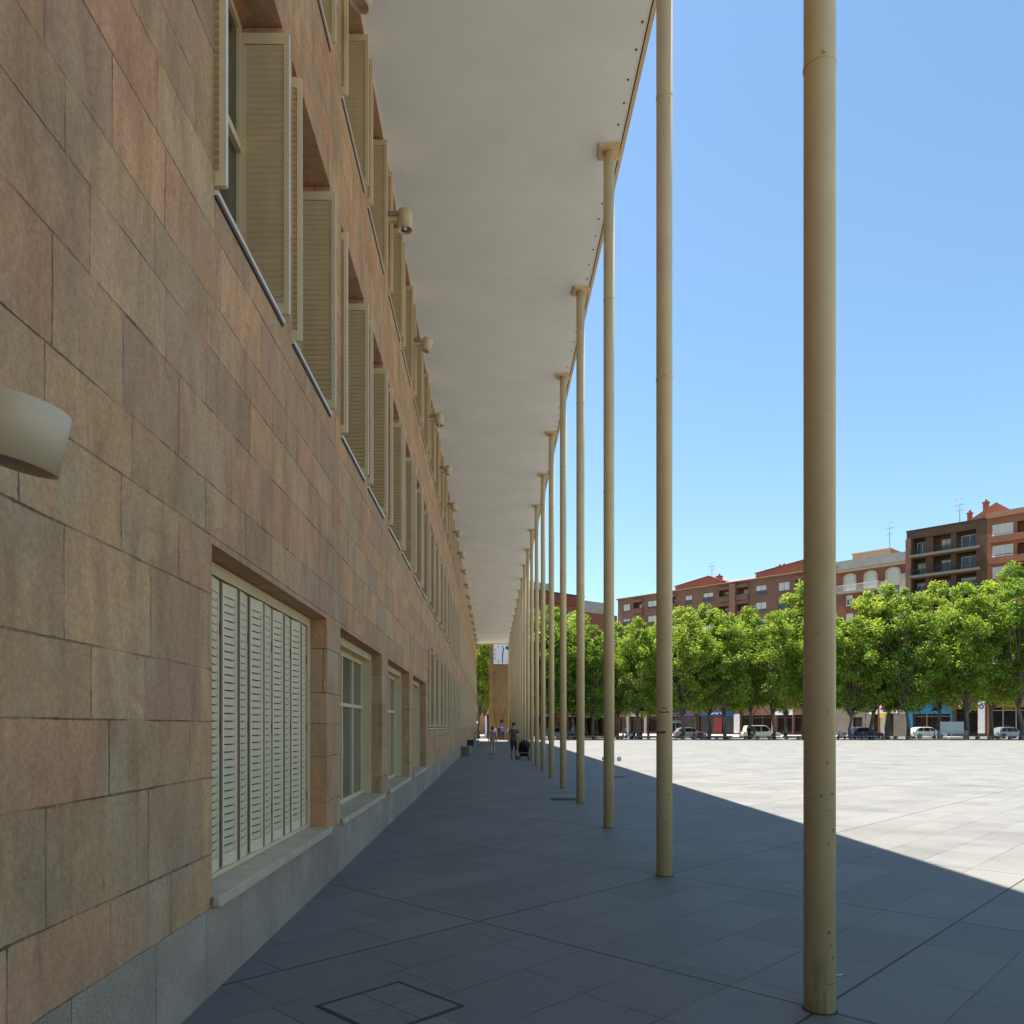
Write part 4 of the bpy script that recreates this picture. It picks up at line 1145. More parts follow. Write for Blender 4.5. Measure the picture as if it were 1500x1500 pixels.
# --- A: long brown brick block
A, uA = root_at("apartment_block", "long brown brick apartment block with orange tiled roof behind the trees", 905)
LA = uof(1226) - uA
EA = bz(26.9)
def ux(px): return uof(px) - uA
holes = []; wins = []; loggias = []
rows = []
for fl in range(8):
    zt = EA - 1.15 - fl*3.13
    if zt < 6.5: break
    rows.append(zt)
colsA = [(913, 923, 'w', .9), (928, 941, 'l', 0), (949, 962, 'w', .75), (980, 990, 'l', 0), (1004, 1014, 'w', .55), (1030, 1045, 'w', .5), (1053, 1068, 'l', 0),
         (1080, 1096, 'l', 0), (1107, 1123, 'w', .6), (1140, 1157, 'w', 1.0), (1166, 1186, 'l', 0), (1196, 1208, 'w', .5)]
rw = random.Random(21)
for ri, zt in enumerate(rows):
    for (pa, pb, ty, bl) in colsA:
        xa, xb = ux(pa), ux(pb)
        if ty == 'w':
            z0, z1 = zt - 1.65, zt
            holes.append((xa, xb, z0, z1, 0.16)); wins.append((xa + 0.003, xb - 0.003, z0 + 0.003, z1 - 0.003, 0.05, bl if ri == 0 else rw.choice([0, .3, .5, .8, 1])))
        else:
            z0, z1 = zt - 2.2, zt + 0.1
            holes.append((xa, xb, z0, z1, 1.1)); loggias.append((xa, xb, z0, z1))
SHOP = 4.6
shopsA = [(906, 918), (922, 944), (948, 974), (977, 1018), (1022, 1074), (1085, 1130), (1137, 1160), (1162, 1222)]
for (pa, pb) in shopsA:
    holes.append((ux(pa), ux(pb), 0.15, SHOP - 1.0, 0.9))
walls(A, LA, EA, 14, holes, M_BRA)
for wv in wins: bwindow(A, wv[0], wv[1], wv[2], wv[3], wv[4], wv[5])
for (xa, xb, z0, z1) in loggias:
    b = MB(); b.box((xa - 0.1, -0.35, z0 - 0.15), (xb + 0.1, 0.02, z0 + 0.85)); b.box((xa - 0.15, -0.4, z0 + 0.85), (xb + 0.15, 0.02, z0 + 0.93))
    bo = b.build("balcony", M_BRA, A)
    bwindow(A, xa + (xb - xa)*0.35, xb - 0.15, z0 + 0.1, z1 - 0.3, 0.95, rw.choice([0.2, 0.6, 0.9]))
    b = MB(); b.box((xa - 0.12, -0.3, z1 + 0.02), (xb + 0.12, -0.003, z1 + 0.55)); b.build("balcony_lintel", M_BRA, A)
# roof: eave board, tiled slope and two raised gables
b = MB(); b.box((-0.2, -0.35, EA), (LA + 0.1, 0.4, EA + 0.22)); b.build("eave", M_BRA, A)
b = MB()
b.prism([(0, 0), (1, 0)], 0, 1) if False else None
def slope(bm, xa, xb, ya, za, yb, zb):
    bm.quad((xa, ya, za), (xb, ya, za), (xb, yb, zb), (xa, yb, zb)); bm.quad((xa, ya, za - 0.2), (xb, ya, za - 0.2), (xb, ya, za), (xa, ya, za))
    bm.quad((xa, ya, za - .2), (xa, ya, za), (xa, yb, zb), (xa, yb, za - .2)); bm.quad((xb, ya, za - .2), (xb, yb, za - .2), (xb, yb, zb), (xb, ya, za))
    bm.quad((xa, yb, zb), (xb, yb, zb), (xb, yb + 7, za), (xa, yb + 7, za))
slope(b, ux(945), ux(1226), -0.3, EA + 0.24, 7, EA + 1.9)
ro = b.build("roof", M_TILE, A, normals=False)
for (pa, pb, hh) in ((985, 1033, 2.3), (1103, 1180, 2.6)):
    xa, xb = ux(pa), ux(pb); b = MB()
    b.quad((xa, 1.0, EA + 0.3), (xb, 1.0, EA + 0.3), (xb, 1.0, EA + hh), (xa, 1.0, EA + hh*0.55)); b.quad((xb, 1.0, EA + .3), (xb, 8, EA + .3), (xb, 8, EA + hh), (xb, 1.0, EA + hh))
    b.quad((xa - .3, 0.7, EA + hh*0.55), (xb + .3, 0.7, EA + hh + .05), (xb + .3, 8, EA + hh + .05), (xa - .3, 8, EA + hh*0.55))
    b.quad((xb + .3, 0.7, EA + hh + .05), (xb + 3.5, 0.7, EA + .9), (xb + 3.5, 8, EA + .9), (xb + .3, 8, EA + hh + .05))
    b.quad((xb, 1.0, EA + .3), (xb + 3.4, 1.0, EA + .3), (xb + 3.4, 1.0, EA + .95), (xb, 1.0, EA + hh))
    b.build("gable", M_BRE, A, normals=False)
for px in (963, 1045, 1134, 1140, 1184): chimney(A, ux(px), 2.2, EA + 0.6, 1.5)
antenna(A, ux(1031), 3, EA + 2.0, 3.4); antenna(A, ux(1172), 3, EA + 2.4, 3.4)
# projecting bay between the balconies
b = MB(); b.box((ux(1070), -0.6, SHOP + 0.4), (ux(1079), -0.003, EA - 0.2)); b.build("bay", M_BRA, A)
# shop fronts
def shop(parent, xa, xb, z1, glass, frame, sign=None, sign_m=None, y=0.0):
    b = MB(); n = max(2, int((xb - xa)/1.6))
    for i in range(n + 1):
        x = xa + (xb - xa)*i/n; b.box((max(xa, x - 0.06), y + 0.55, 0.16), (min(xb, x + 0.06), y + 0.66, z1 - 1.02))
    b.box((xa, y + 0.54, 0.155), (xb, y + 0.67, 0.5)); b.box((xa, y + 0.54, z1 - 1.5), (xb, y + 0.67, z1 - 1.4))
    fo = b.build("shop_window", frame, parent)
    p = MB(); p.box((xa, y + 0.58, 0.5), (xb, y + 0.62, z1 - 1.02)); p.build("pane", glass, fo)
    if sign_m:
        s_ = MB(); s_.box((xa - 0.2, y - 0.16, z1 - 0.98), (xb + 0.2, y - 0.004, z1 + 0.05)); return s_.build("shop_sign", sign_m, parent)
M_BLUES = mat("sign_blue", (0.015, 0.05, 0.20), 0.5); M_SIGNW = mat("sign_white", (0.72, 0.73, 0.76), 0.5); M_CYAN = mat("shop_cyan_paint", (0.008, 0.17, 0.36), 0.5)
M_SGLASS = glass_dark("shop_glass", (0.012, 0.013, 0.015), 0.1); M_PURP = mat("sign_purple", (0.10, 0.03, 0.22), 0.5)
def strokes(parent, x0, x1, z, h, y, m, n=12, seed=1, name="lettering"):
    rr = random.Random(seed); b = MB(); w_ = (x1 - x0)/n
    for i in range(n):
        xa = x0 + i*w_; hh = h*(1.35 if i == 0 else 1)
        b.box((xa, y - 0.03, z), (xa + w_*0.22, y, z + hh))
        if rr.random() < 0.8: b.box((xa + w_*0.22, y - 0.03, z + h*rr.choice([0.0, 0.42, 0.8])), (xa + w_*0.72, y, z + h*rr.choice([0.9, 1.0])*0.0 + h*rr.choice([0.2, 0.55, 0.98]) + 0.05))
    return b.build(name, m, parent)
for i, (pa, pb) in enumerate(shopsA):
    sm_ = {4: M_BLUES, 3: M_PURP, 1: M_GREY, 6: M_SIGNW}.get(i)
    so = shop(A, ux(pa), ux(pb), SHOP, M_SGLASS, M_BLUES if i == 4 else M_WFRAME, True, sm_)
    if i == 4:
        strokes(so, ux(1040), ux(1062), SHOP - 0.7, 0.42, -0.162, M_SIGNW, 11, 4)
        b = MB(); b.lathe([(0.0005, -0.02), (0.28, -0.02), (0.28, 0.0)], (ux(1036.5), -0.17, SHOP - 0.48), 12, axis='Y'); b.build("emblem", M_SIGNW, so)
b = MB(); b.box((ux(1044), 0.35, 0.16), (ux(1056), 0.53, SHOP - 1.3)); b.build("door", mat("door_red", (0.22, 0.03, 0.03), 0.5), A)
b = MB(); b.box((ux(1075.2), -0.06, 0.3), (ux(1083.5), -0.004, 3.9)); b.build("white_panel", M_SIGNW, A)
for px in (920, 946, 1132.5): 
    b = MB(); b.box((ux(px - 1.6), -0.25, 0.0), (ux(px + 1.6), -0.004, SHOP)); b.build("pillar", M_GREY, A)

# --- B: peach and maroon block with arched windows
B, uB = root_at("apartment_block", "apartment block with arched white windows and peach rooftop room", 1226)
LB = uof(1328) - uB; EB = bz(27.8)
def ubx(px): return uof(px) - uB
holes = []
arch = [(1238, 1252), (1268, 1283), (1300, 1317)]
zA = EB - 2.3
low = []
for fl in range(1, 7):
    zt = zA - 0.6 - fl*3.1
    if zt < 6: break
    for (pa, pb) in ((1240, 1249), (1270, 1281), (1303, 1315)):
        holes.append((ubx(pa), ubx(pb), zt - 1.7, zt, 0.16)); low.append((ubx(pa) + .003, ubx(pb) - .003, zt - 1.697, zt - 0.003))
for (pa, pb) in arch: holes.append((ubx(pa), ubx(pb), zA - 2.9, zA - 0.75, 0.3))
SHB = 5.2
holes.append((ubx(1249.5), ubx(1263.5), 1.5, 3.1, 0.4)); holes.append((ubx(1280), ubx(1286), 0.15, 3.6, 0.8)); holes.append((ubx(1290), ubx(1309), 0.15, 3.6, 0.9))
walls(B, LB, EB - 1.5, 14, holes, M_BRB)
b = MB(); b.box((-0.1, -0.25, EB - 1.5), (LB, 0.6, EB)); b.box((0, 0.6, EB - 1.6), (LB, 13.9, EB - 0.9)); b.build("parapet", M_GREY, B)
b = MB(); b.box((ubx(1226), -0.12, EB - 1.95), (LB, -0.003, EB - 1.52)); b.build("cornice", M_PEACH, B)
b = MB(); b.box((ubx(1290), -0.1, 0.0), (ubx(1299.5), -0.004, zA - 2.0)); b.box((ubx(1317.5), -0.1, 0.0), (ubx(1327.5), -0.004, zA - 1.2)); b.build("white_strip", M_WHITE, B)
b = MB(); b.box((ubx(1240), 2.5, EB - 0.95), (ubx(1296), 9, EB + 1.35)); b.box((ubx(1239), 2.3, EB + 1.35), (ubx(1297), 9.2, EB + 1.55)); b.build("rooftop_room", M_PEACH, B)
for (pa, pb) in arch:
    xa, xb = ubx(pa), ubx(pb); xm = (xa + xb)/2; r = (xb - xa)/2
    ob = MB(); n = 12
    for i in range(n):
        a0, a1 = math.pi*i/n, math.pi*(i+1)/n
        for (r0, r1) in ((r, r + 0.3),):
            P = [(xm + r0*math.cos(a0), zA - 0.75 - 0.0 + r0*math.sin(a0)*0.72), (xm + r1*math.cos(a0), zA - 0.75 + r1*math.sin(a0)*0.72), (xm + r1*math.cos(a1), zA - 0.75 + r1*math.sin(a1)*0.72), (xm + r0*math.cos(a1), zA - 0.75 + r0*math.sin(a1)*0.72)]
            ob.prism(P, -0.14, -0.004)
    ob.box((xa - 0.3, -0.13, zA - 2.9), (xa, -0.004, zA - 0.75)); ob.box((xb, -0.13, zA - 2.9), (xb + 0.3, -0.004, zA - 0.75))
    fo = ob.build("window", M_PEACH, B)
    pb_ = MB(); pts = [(xa, zA - 2.9), (xb, zA - 2.9), (xb, zA - 0.75)] + [(xm + r*math.cos(math.pi*i/10), zA - 0.75 + r*math.sin(math.pi*i/10)*0.72) for i in range(1, 10)] + [(xa, zA - 0.75)]
    pb_.prism(pts, -0.06, -0.01); pb_.build("blind", M_BLIND, fo)
for wv in low: bwindow(B, *wv, 0.05, rw.choice([.4, .7, 1]), True)
b = MB(); xa, xb = ubx(1230), ubx(1292); zb = zA - 3.4
b.box((xa, -1.2, zb), (xb, -0.003, zb + 0.25))
bo = b.build("balcony", M_GREY, B)
b = MB(); b.box((xa, -1.2, zb + 1.25), (xb, -1.14, zb + 1.33))
for i in range(36): x = xa + (xb - xa)*i/35; b.box((x - 0.02, -1.19, zb + .25), (x + 0.02, -1.15, zb + 1.25))
b.build("railing", mat("railing_white", (0.7, 0.7, 0.68), 0.5), bo)
antenna(B, ubx(1290), 4, EB + 1.5, 4.9)
b = MB(); b.box((0, -0.12, 0), (ubx(1249.4), -0.003, SHB)); b.box((ubx(1263.6), -0.12, 0), (ubx(1279.9), -0.003, SHB)); b.box((ubx(1249.4), -0.12, 3.12), (ubx(1263.6), -0.003, SHB)); b.box((ubx(1249.4), -0.12, 0), (ubx(1263.6), -0.003, 1.48))
b.build("stone_base", M_BASE, B)
b = MB(); b.box((ubx(1309.2), -0.12, 0), (ubx(1327), -0.003, 3.6)); b.build("stone_base", M_BASE, B)
for (pa, pb, z0, z1) in ((1249.5, 1263.5, 1.5, 3.1), (1280, 1286, .15, 3.6), (1290, 1309, .15, 3.6)):
    b = MB(); b.box((ubx(pa) + 0.003, 0.3, z0 + 0.003), (ubx(pb) - 0.003, 0.36, z1 - 0.003)); b.build("pane", M_SGLASS, B)
b = MB(); b.box((ubx(1274), -0.3, 3.6), (ubx(1286), -0.125, 5.4)); sg = b.build("shop_sign", M_SIGNW, B)
b = MB(); b.box((ubx(1274), -0.312, 4.45), (ubx(1286), -0.302, 4.95)); band = b.build("blue_band", mat("sign_mid_blue", (0.05, 0.14, 0.5), 0.5), sg)
try:
    fc = bpy.data.curves.new("lettering", 'FONT'); fc.body = "LA"; fc.size = 0.62; fc.extrude = 0.01; fc.align_x = 'CENTER'
    fo_ = bpy.data.objects.new("lettering", fc); COL.objects.link(fo_)
    dg = bpy.context.evaluated_depsgraph_get(); me_ = bpy.data.meshes.new_from_object(fo_.evaluated_get(dg))
    bpy.data.objects.remove(fo_, do_unlink=True); me_.materials.clear(); me_.materials.append(M_SIGNW)
    link_mesh("lettering", me_, sg, (ubx(1280), -0.33, 4.48), (R(90), 0, 0))
except Exception as e: print("text", e)
xa, xb = ubx(1289.5), ubx(1317); xm = (xa + xb)/2
b = MB(); pts = [(xa, 3.7), (xb, 3.7), (xb, 4.9)] + [(xm + (xb - xa)/2*math.cos(math.pi*i/10), 4.9 + 0.95*math.sin(math.pi*i/10)) for i in range(1, 10)] + [(xa, 4.9)]
b.prism(pts, -0.3, -0.125); sg2 = b.build("arched_shop_sign", M_SIGNW, B)
strokes(sg2, xa + 0.3, xb - 0.3, 4.75, 0.55, -0.302, mat("sign_violet", (0.10, 0.12, 0.45), 0.5), 10, 7)
for (x0_, x1_, m_) in ((0.05, 0.24, "sign_red"), (0.74, 0.86, "sign_red"), (0.86, 0.93, "sign_yellow")):
    b = MB(); b.box((xa + (xb - xa)*x0_, -0.312, 4.2), (xa + (xb - xa)*x1_, -0.303, 4.62)); b.build("colour_panel", mat(m_, (0.45, 0.05, 0.05) if "red" in m_ else (0.65, 0.5, 0.06), 0.5), sg2)
strokes(sg2, xa + (xb - xa)*0.28, xa + (xb - xa)*0.70, 4.25, 0.22, -0.302, mat("sign_mid_blue", (0.05, 0.14, 0.5)), 9, 8)
b = MB(); b.box((xa + 0.1, -0.5, 3.0), (xa + 0.9, -0.32, 3.62)); b.build("hanging_sign", mat("sign_yellow", (0.65, 0.5, 0.06), 0.5), B)

# --- C: dark brick block with recessed balconies
C, uC = root_at("apartment_block", "dark brown brick block with deep recessed balconies, tallest behind the trees", 1328)
LC = uof(1446) - uC; EC = bz(30.7)
def ucx(px): return uof(px) - uC
holes = []; FP = 3.05*S
zs0 = bz(26.9)
lz = []
for fl in range(7):
    z0 = zs0 - fl*FP
    if z0 < 6: break
    lz.append(z0); holes.append((ucx(1337), ucx(1430), z0 + 0.15, z0 + FP - 0.45, 1.7))
holes.append((ucx(1336), ucx(1395), 0.15, 3.5, 0.9)); holes.append((ucx(1400), ucx(1432), 0.15, 4.2, 1.0))
walls(C, LC, EC, 14, holes, M_BRC)
b = MB(); b.box((-0.05, -0.12, EC - 0.05), (LC, 0.4, EC + 0.15)); b.build("parapet_cap", M_DARK, C)
rc = random.Random(4)
for fi, z0 in enumerate(lz):
    b = MB(); b.box((ucx(1334), -0.75, z0 - 0.25), (ucx(1437), 0.02, z0 + 0.12)); bo = b.build("balcony", M_CONC, C)
    b = MB(); b.box((ucx(1334), -0.72, z0 + 0.95), (ucx(1437), -0.66, z0 + 1.02))
    for i in range(40): x = ucx(1334) + (ucx(1437) - ucx(1334))*i/39; b.box((x - 0.02, -0.71, z0 + .12), (x + .02, -0.67, z0 + .95))
    b.build("railing", M_DARK, bo)
    for (pa, pb) in ((1339, 1354), (1374, 1391), (1404, 1429)):
        f = bwindow(C, ucx(pa), ucx(pb), z0 + 0.25, z0 + 2.35, 1.55, rc.choice([0, 0, .2, .5]), rc.random() < 0.4)
    for (pa, pb) in ((1355, 1366), (1392, 1400)):
        b = MB(); b.box((ucx(pa), 0.25, z0 + .16), (ucx(pb), 0.7, z0 + FP - .46)); b.build("pier", M_BRC, C)
b = MB(); b.box((-0.003, -0.5, 6), (ucx(1336), -0.003, EC - 1.3)); b.build("corner_pier", M_BRA, C)
antenna(C, ucx(1400), 2, EC, 4.4)
xg0, xg1, xga = ucx(1405), uof(1495) - uC, ucx(1455)
b = MB(); b.prism([(xg0, EC), (xg1, EC), (xg1 - 1, EC + .6), (xga, EC + 2.6)], 1.5, 9); b.build("gable_roof", M_BRE, C)
chimney(C, ucx(1412), 3, EC + 0.5, 1.4, .6); chimney(C, ucx(1436), 3, EC + 1.6, 1.5, .7)
b = MB(); b.box((ucx(1331), -0.3, 0.1), (ucx(1338), -0.004, 5.6)); b.box((ucx(1338), -0.3, 3.55), (ucx(1395), -0.004, 5.6)); b.box((ucx(1393), -0.3, .1), (ucx(1396), -0.004, 3.55)); so = b.build("shop_front", M_CYAN, C)
strokes(so, ucx(1340), ucx(1352), 4.6, 0.35, -0.302, M_DARK, 6, 3)
shop(C, ucx(1338.2), ucx(1392.8), SHOP, M_SGLASS, mat("shop_wood", (0.30, 0.21, 0.14), 0.6)); shop(C, ucx(1400.1), ucx(1431.9), SHOP + .5, M_SGLASS, M_DARK)
b = MB(); b.box((ucx(1433), -0.2, 0.5), (ucx(1443), -0.004, 5.4)); bn = b.build("banner", M_SIGNW, C)
b = MB(); b.lathe([(0.18, -0.015), (0.36, -0.015), (0.36, 0.0)], (ucx(1438), -0.205, 4.55), 18, axis='Y'); b.build("emblem", M_DARK, bn)

# --- D: red brick block on the right
Dd, uD = root_at("apartment_block", "red brick apartment block with pale roller blinds at the right edge", 1446)
LD = uof(1600) - uD; ED = bz(30.9)
def udx(px): return uof(px) - uD
holes = []; wd_ = []
for fl in range(8):
    zt = bz(29.6) - fl*2.95*S
    if zt < 6: break
    for (pa, pb) in ((1454, 1484), (1512, 1530), (1550, 1575)):
        holes.append((udx(pa), udx(pb), zt - 1.55, zt, 0.16)); wd_.append((udx(pa) + .003, udx(pb) - .003, zt - 1.547, zt - .003))
    holes.append((udx(1490), udx(1504), zt - 2.0, zt, 1.2))
holes.append((udx(1449), udx(1590), 0.15, 4.4, 0.9))
walls(Dd, LD, ED, 14, holes, M_BRD)
for i, wv in enumerate(wd_): bwindow(Dd, *wv, 0.05, rc.choice([.7, .9, .95, 1.0]), True)
for fl in range(8):
    zt = bz(29.6) - fl*2.95*S
    if zt < 6: break
    b = MB(); b.box((udx(1450), -0.5, zt - 2.75), (udx(1600), -0.003, zt - 1.75)); b.build("brick_band", M_BRD, Dd)
b = MB(); b.box((0.0, -0.5, ED - 0.35), (LD, 0.3, ED + 0.25)); slope(b, 0, LD, -0.5, ED + 0.45, 6, ED + 1.3); b.build("roof", M_TILE, Dd, normals=False)
shop(Dd, udx(1449.2), udx(1589), SHOP + .8, M_SGLASS, M_GREY)

# --- E: orange brick block at the left, behind the columns
ES = 1.0
E_ = thing("apartment_block", "orange brick apartment block seen between the far columns", "building", (6.2, 118, 0.1), math.atan2(0.598, 0.801))
def uex(px):
    k = (px - VX)/F; return (118*k - 6.2)/(0.801 - 0.598*k)
EE = 22.3; EE2 = 20.0
holes = []; we = []
for fl in range(6):
    zt = EE - 2.6 - fl*3.0
    if zt < 4: break
    for (pa, pb) in ((770, 776), (783, 790), (799, 806), (833, 842)):
        holes.append((uex(pa), uex(pb), zt - 1.5, zt, 0.16)); we.append((uex(pa) + .003, uex(pb) - .003, zt - 1.497, zt - .003))
    holes.append((uex(812), uex(828), zt - 2.1, zt + .1, 1.1))
x0e = uex(766)
for (pa, pb) in ((768, 781), (783, 797), (800, 812), (815, 830), (833, 848)): holes.append((uex(pa), uex(pb), 0.12, 4.0, 1.2))
walls(E_, uex(852) - x0e, EE, 4, holes, M_BRE, x0=x0e)
for (pa, pb) in ((768, 781), (783, 797), (800, 812), (815, 830), (833, 848)): shop(E_, uex(pa) + .003, uex(pb) - .003, 4.6, M_SGLASS, M_WFRAME)
for wv in we: bwindow(E_, *wv, 0.05, rc.choice([.2, .4, .7]), True)
b = MB(); b.box((x0e - .2, -0.4, EE - 1.6), (uex(852) + 0.2, -0.003, EE - 0.05)); b.build("red_cornice", mat("cornice_red", (0.24, 0.06, 0.045), 0.8), E_)
b = MB(); b.box((x0e - .2, -0.5, EE), (uex(852) + .3, 4.1, EE + 0.15)); b.build("roof", M_DARK, E_)
for fl in range(6):
    zt = EE - 2.6 - fl*3.0
    if zt < 4: break
    b = MB(); b.box((uex(811), -0.6, zt - 2.3), (uex(829), -0.003, zt - 1.25)); b.build("balcony", M_BRE, E_)
b = MB(); b.box((uex(780), 1.2, EE + .15), (uex(815), 3.9, EE + 1.7)); b.build("rooftop_room", M_WHITE, E_)
holes = []; we = []
x0f = uex(852.3)
for fl in range(5):
    zt = EE2 - 3.4 - fl*3.0
    if zt < 4: break
    for (pa, pb) in ((858, 863), (881, 887)): holes.append((uex(pa), uex(pb), zt - 1.5, zt, .16)); we.append((uex(pa) + .003, uex(pb) - .003, zt - 1.497, zt - .003))
for (pa, pb) in ((855, 868), (870, 884), (886, 902)): holes.append((uex(pa), uex(pb), 0.12, 3.9, 1.2)); shop(E_, uex(pa) + .003, uex(pb) - .003, 4.5, M_SGLASS, M_WFRAME)
walls(E_, uex(904) - x0f, EE2, 12, holes, M_BRE, x0=x0f, name="wing_wall")
for wv in we: bwindow(E_, *wv, 0.05, rc.choice([.2, .5]), True)
b = MB(); b.box((uex(861), 1.5, EE2), (uex(903), 8, EE2 + 2.2)); b.build("attic", M_WHITE, E_)
antenna(E_, uex(864), 2, EE2 + 2, 4)

Ff = thing("apartment_block", "cream apartment block closing the street far beyond the clock tower", "building", (-34, 152, 0.1))
holes = []; we = []
for fl in range(6):
    for i in range(11):
        xa = 1.6 + i*3.9; z0 = 5.4 + fl*3.0
        holes.append((xa, xa + 1.5, z0, z0 + 1.6, .16)); we.append((xa + .003, xa + 1.497, z0 + .003, z0 + 1.597))
for i in range(7): holes.append((1.5 + i*6.2, 6.4 + i*6.2, 0.15, 3.9, 1.0))
walls(Ff, 46, 24, 8, holes, mat("ochre_render", (0.42, 0.24, 0.13), 0.85, 0, 0.1, 0.6))
for wv in we: bwindow(Ff, *wv, 0.05, rc.choice([.2, .5, .9]), True)
for i in range(7): shop(Ff, 1.503 + i*6.2, 6.397 + i*6.2, 4.7, M_SGLASS, M_WFRAME)
b = MB(); b.box((-.3, -.4, 24), (46.3, 8.3, 24.4)); b.build("roof", M_TILE, Ff)

# ------------------------------------------------------------------ cars, scooters, street furniture across the square
M_TYRE = mat("tyre", (0.02, 0.02, 0.02), 0.9); M_RIM = mat("rim", (0.4, 0.4, 0.42), 0.3, 0.8); M_CGL = glass_dark("car_glass", (0.01, 0.012, 0.014), 0.05)
M_HL = mat("headlight", (0.7, 0.7, 0.7), 0.15); M_TL = mat("taillight", (0.35, 0.02, 0.02), 0.3)
def car(label, loc, rz, paint, L=4.3, ht=1.5, style="hatch"):
    t = thing("parked_car", label, "car", loc, rz, "cars parked beyond the trees")
    W = 0.86; h0 = 0.22; bl = 0.90 if style == "mpv" else 0.86
    w1, w2 = L*0.19, L*0.80
    def archpts(cx): return [(cx + 0.36*math.cos(math.pi - i*math.pi/7), h0 + 0.06 + 0.38*math.sin(i*math.pi/7)) for i in range(8)]
    prof = [(0.06, h0 + 0.05)] + archpts(w1) + archpts(w2) + [(L - 0.05, h0 + .05), (L, 0.55), (L - 0.08, 0.74), (L*0.76, bl + 0.05), (L*0.05, bl + 0.04), (0.0, 0.72)]
    b = MB(); b.prism(prof, -W, W)
    # cabin shell
    if style == "mpv": top = [(L*0.05, bl), (L*0.09, ht - 0.06), (L*0.20, ht), (L*0.55, ht), (L*0.62, ht - 0.06), (L*0.80, bl)]
    else: top = [(L*0.03, bl), (L*0.12, ht - 0.12), (L*0.25, ht), (L*0.50, ht), (L*0.58, ht - 0.06), (L*0.75, bl)]
    n = len(top); base = len(b.v)
    for sgn in (-1, 1):
        for (x, z) in top:
            inn = 0.04 + 0.16*(z - bl)/(ht - bl); b.v.append((x, sgn*(W - inn), z))
    for i in range(n - 1): b.f.append((base + i, base + i + 1, base + n + i + 1, base + n + i)); b.mi.append(0); b.sm.append(False)
    b.f.append(tuple(base + i for i in range(n))); b.f.append(tuple(base + n + i for i in reversed(range(n)))); b.mi += [0, 0]; b.sm += [False, False]
    b.build("body", paint, t, bevel=0.05)
    def side(xa, xb, z0, z1, sk0, sk1):
        for sgn in (-1, 1):
            g_ = MB(); 
            def yv(z): return sgn*(W - 0.04 - 0.16*(z - bl)/(ht - bl) + 0.008)
            g_.quad((xa, yv(z0), z0), (xb, yv(z0), z0), (xb + sk1, yv(z1), z1), (xa + sk0, yv(z1), z1)); g_.build("side_window", M_CGL, t, normals=False)
    z0, z1 = bl + 0.05, ht - 0.10
    if style == "mpv": side(L*0.10, L*0.27, z0, z1, 0.06, 0); side(L*0.29, L*0.46, z0, z1, 0, 0); side(L*0.48, L*0.75, z0, z1, 0, -L*0.14)
    else: side(L*0.13, L*0.30, z0, z1 - .02, L*0.07, 0); side(L*0.32, L*0.50, z0, z1, 0, 0); side(L*0.515, L*0.70, z0, z1, 0, -L*0.12)
    a, c = top[-1], top[-2]
    g_ = MB(); g_.quad((a[0] - .05 + .01, -W + .12, a[1] + .06), (a[0] - .05 + .01, W - .12, a[1] + .06), (c[0] + .03, W - .24, c[1] + .0), (c[0] + .03, -W + .24, c[1] + .0)); o = g_.build("windscreen", M_CGL, t, normals=False); o.location = (0.03, 0, 0.015)
    for cx in (w1, w2):
        for sgn in (-1, 1):
            b = MB(); b.lathe([(0.19, -0.1), (0.30, -0.1), (0.325, -0.07), (0.325, 0.07), (0.30, 0.1), (0.19, 0.1)], (cx, sgn*(W - 0.09), 0.325), 20, axis='Y'); wo = b.build("wheel", M_TYRE, t)
            b = MB(); b.lathe([(0.0005, -0.09), (0.2, -0.085), (0.2, 0.085), (0.0005, 0.09)], (cx, sgn*(W - 0.09), 0.325), 14, axis='Y'); b.build("rim", M_RIM, wo)
    for sgn in (-1, 1):
        b = MB(); b.box((L - 0.16, sgn*0.72 - 0.15, 0.60), (L - 0.015, sgn*0.72 + 0.15, 0.74)); b.build("headlight", M_HL, t, bevel=.02)
        b = MB(); b.box((-0.015, sgn*0.74 - 0.1, 0.72), (0.12, sgn*0.74 + 0.1, 0.92)); b.build("taillight", M_TL, t, bevel=.02)
        b = MB(); b.box((L*0.66, sgn*(W + 0.08) - 0.08, bl + .02), (L*0.66 + 0.12, sgn*(W + .08) + 0.08, bl + .16)); b.build("door_mirror", paint, t, bevel=.02)
    return t
PW = mat("car_white", (0.75, 0.75, 0.74), 0.25, 0, 0.02, 1, 0.6); PS = mat("car_silver", (0.24, 0.25, 0.27), 0.3, 0.3, 0.02); PN = mat("car_navy", (0.02, 0.03, 0.07), 0.25, 0, .02, 1, .6); PG = mat("car_champagne", (0.62, 0.58, 0.48), 0.28, 0.1, 0.02, 1, .5)
CY = 105.4
car("white people carrier parked behind the trees in front of the dark shop", (wx(1087, CY), CY, 0), 0, PG, 5.0, 1.78, "mpv")
car("shiny white hatchback parked behind the metal barrier", (wx(1333, 104.9), 104.9, 0.0), 0, PW, 4.6, 1.55)
car("silver car parked on the far left beyond the columns", (wx(797, CY), CY, 0), 0, PS, 4.3, 1.5)
car("dark blue car parked behind the lamp post left of the blue shop", (wx(1246, CY), CY, 0), 0, PN, 4.2, 1.5)
car("silver car parked at the far right behind the tree trunks", (wx(1456, CY), CY, 0), 0, PS, 4.1, 1.55)
car("pale car half hidden behind the second column, beside a red scooter", (wx(988, CY), CY, 0), 0, PS, 4.2, 1.5)

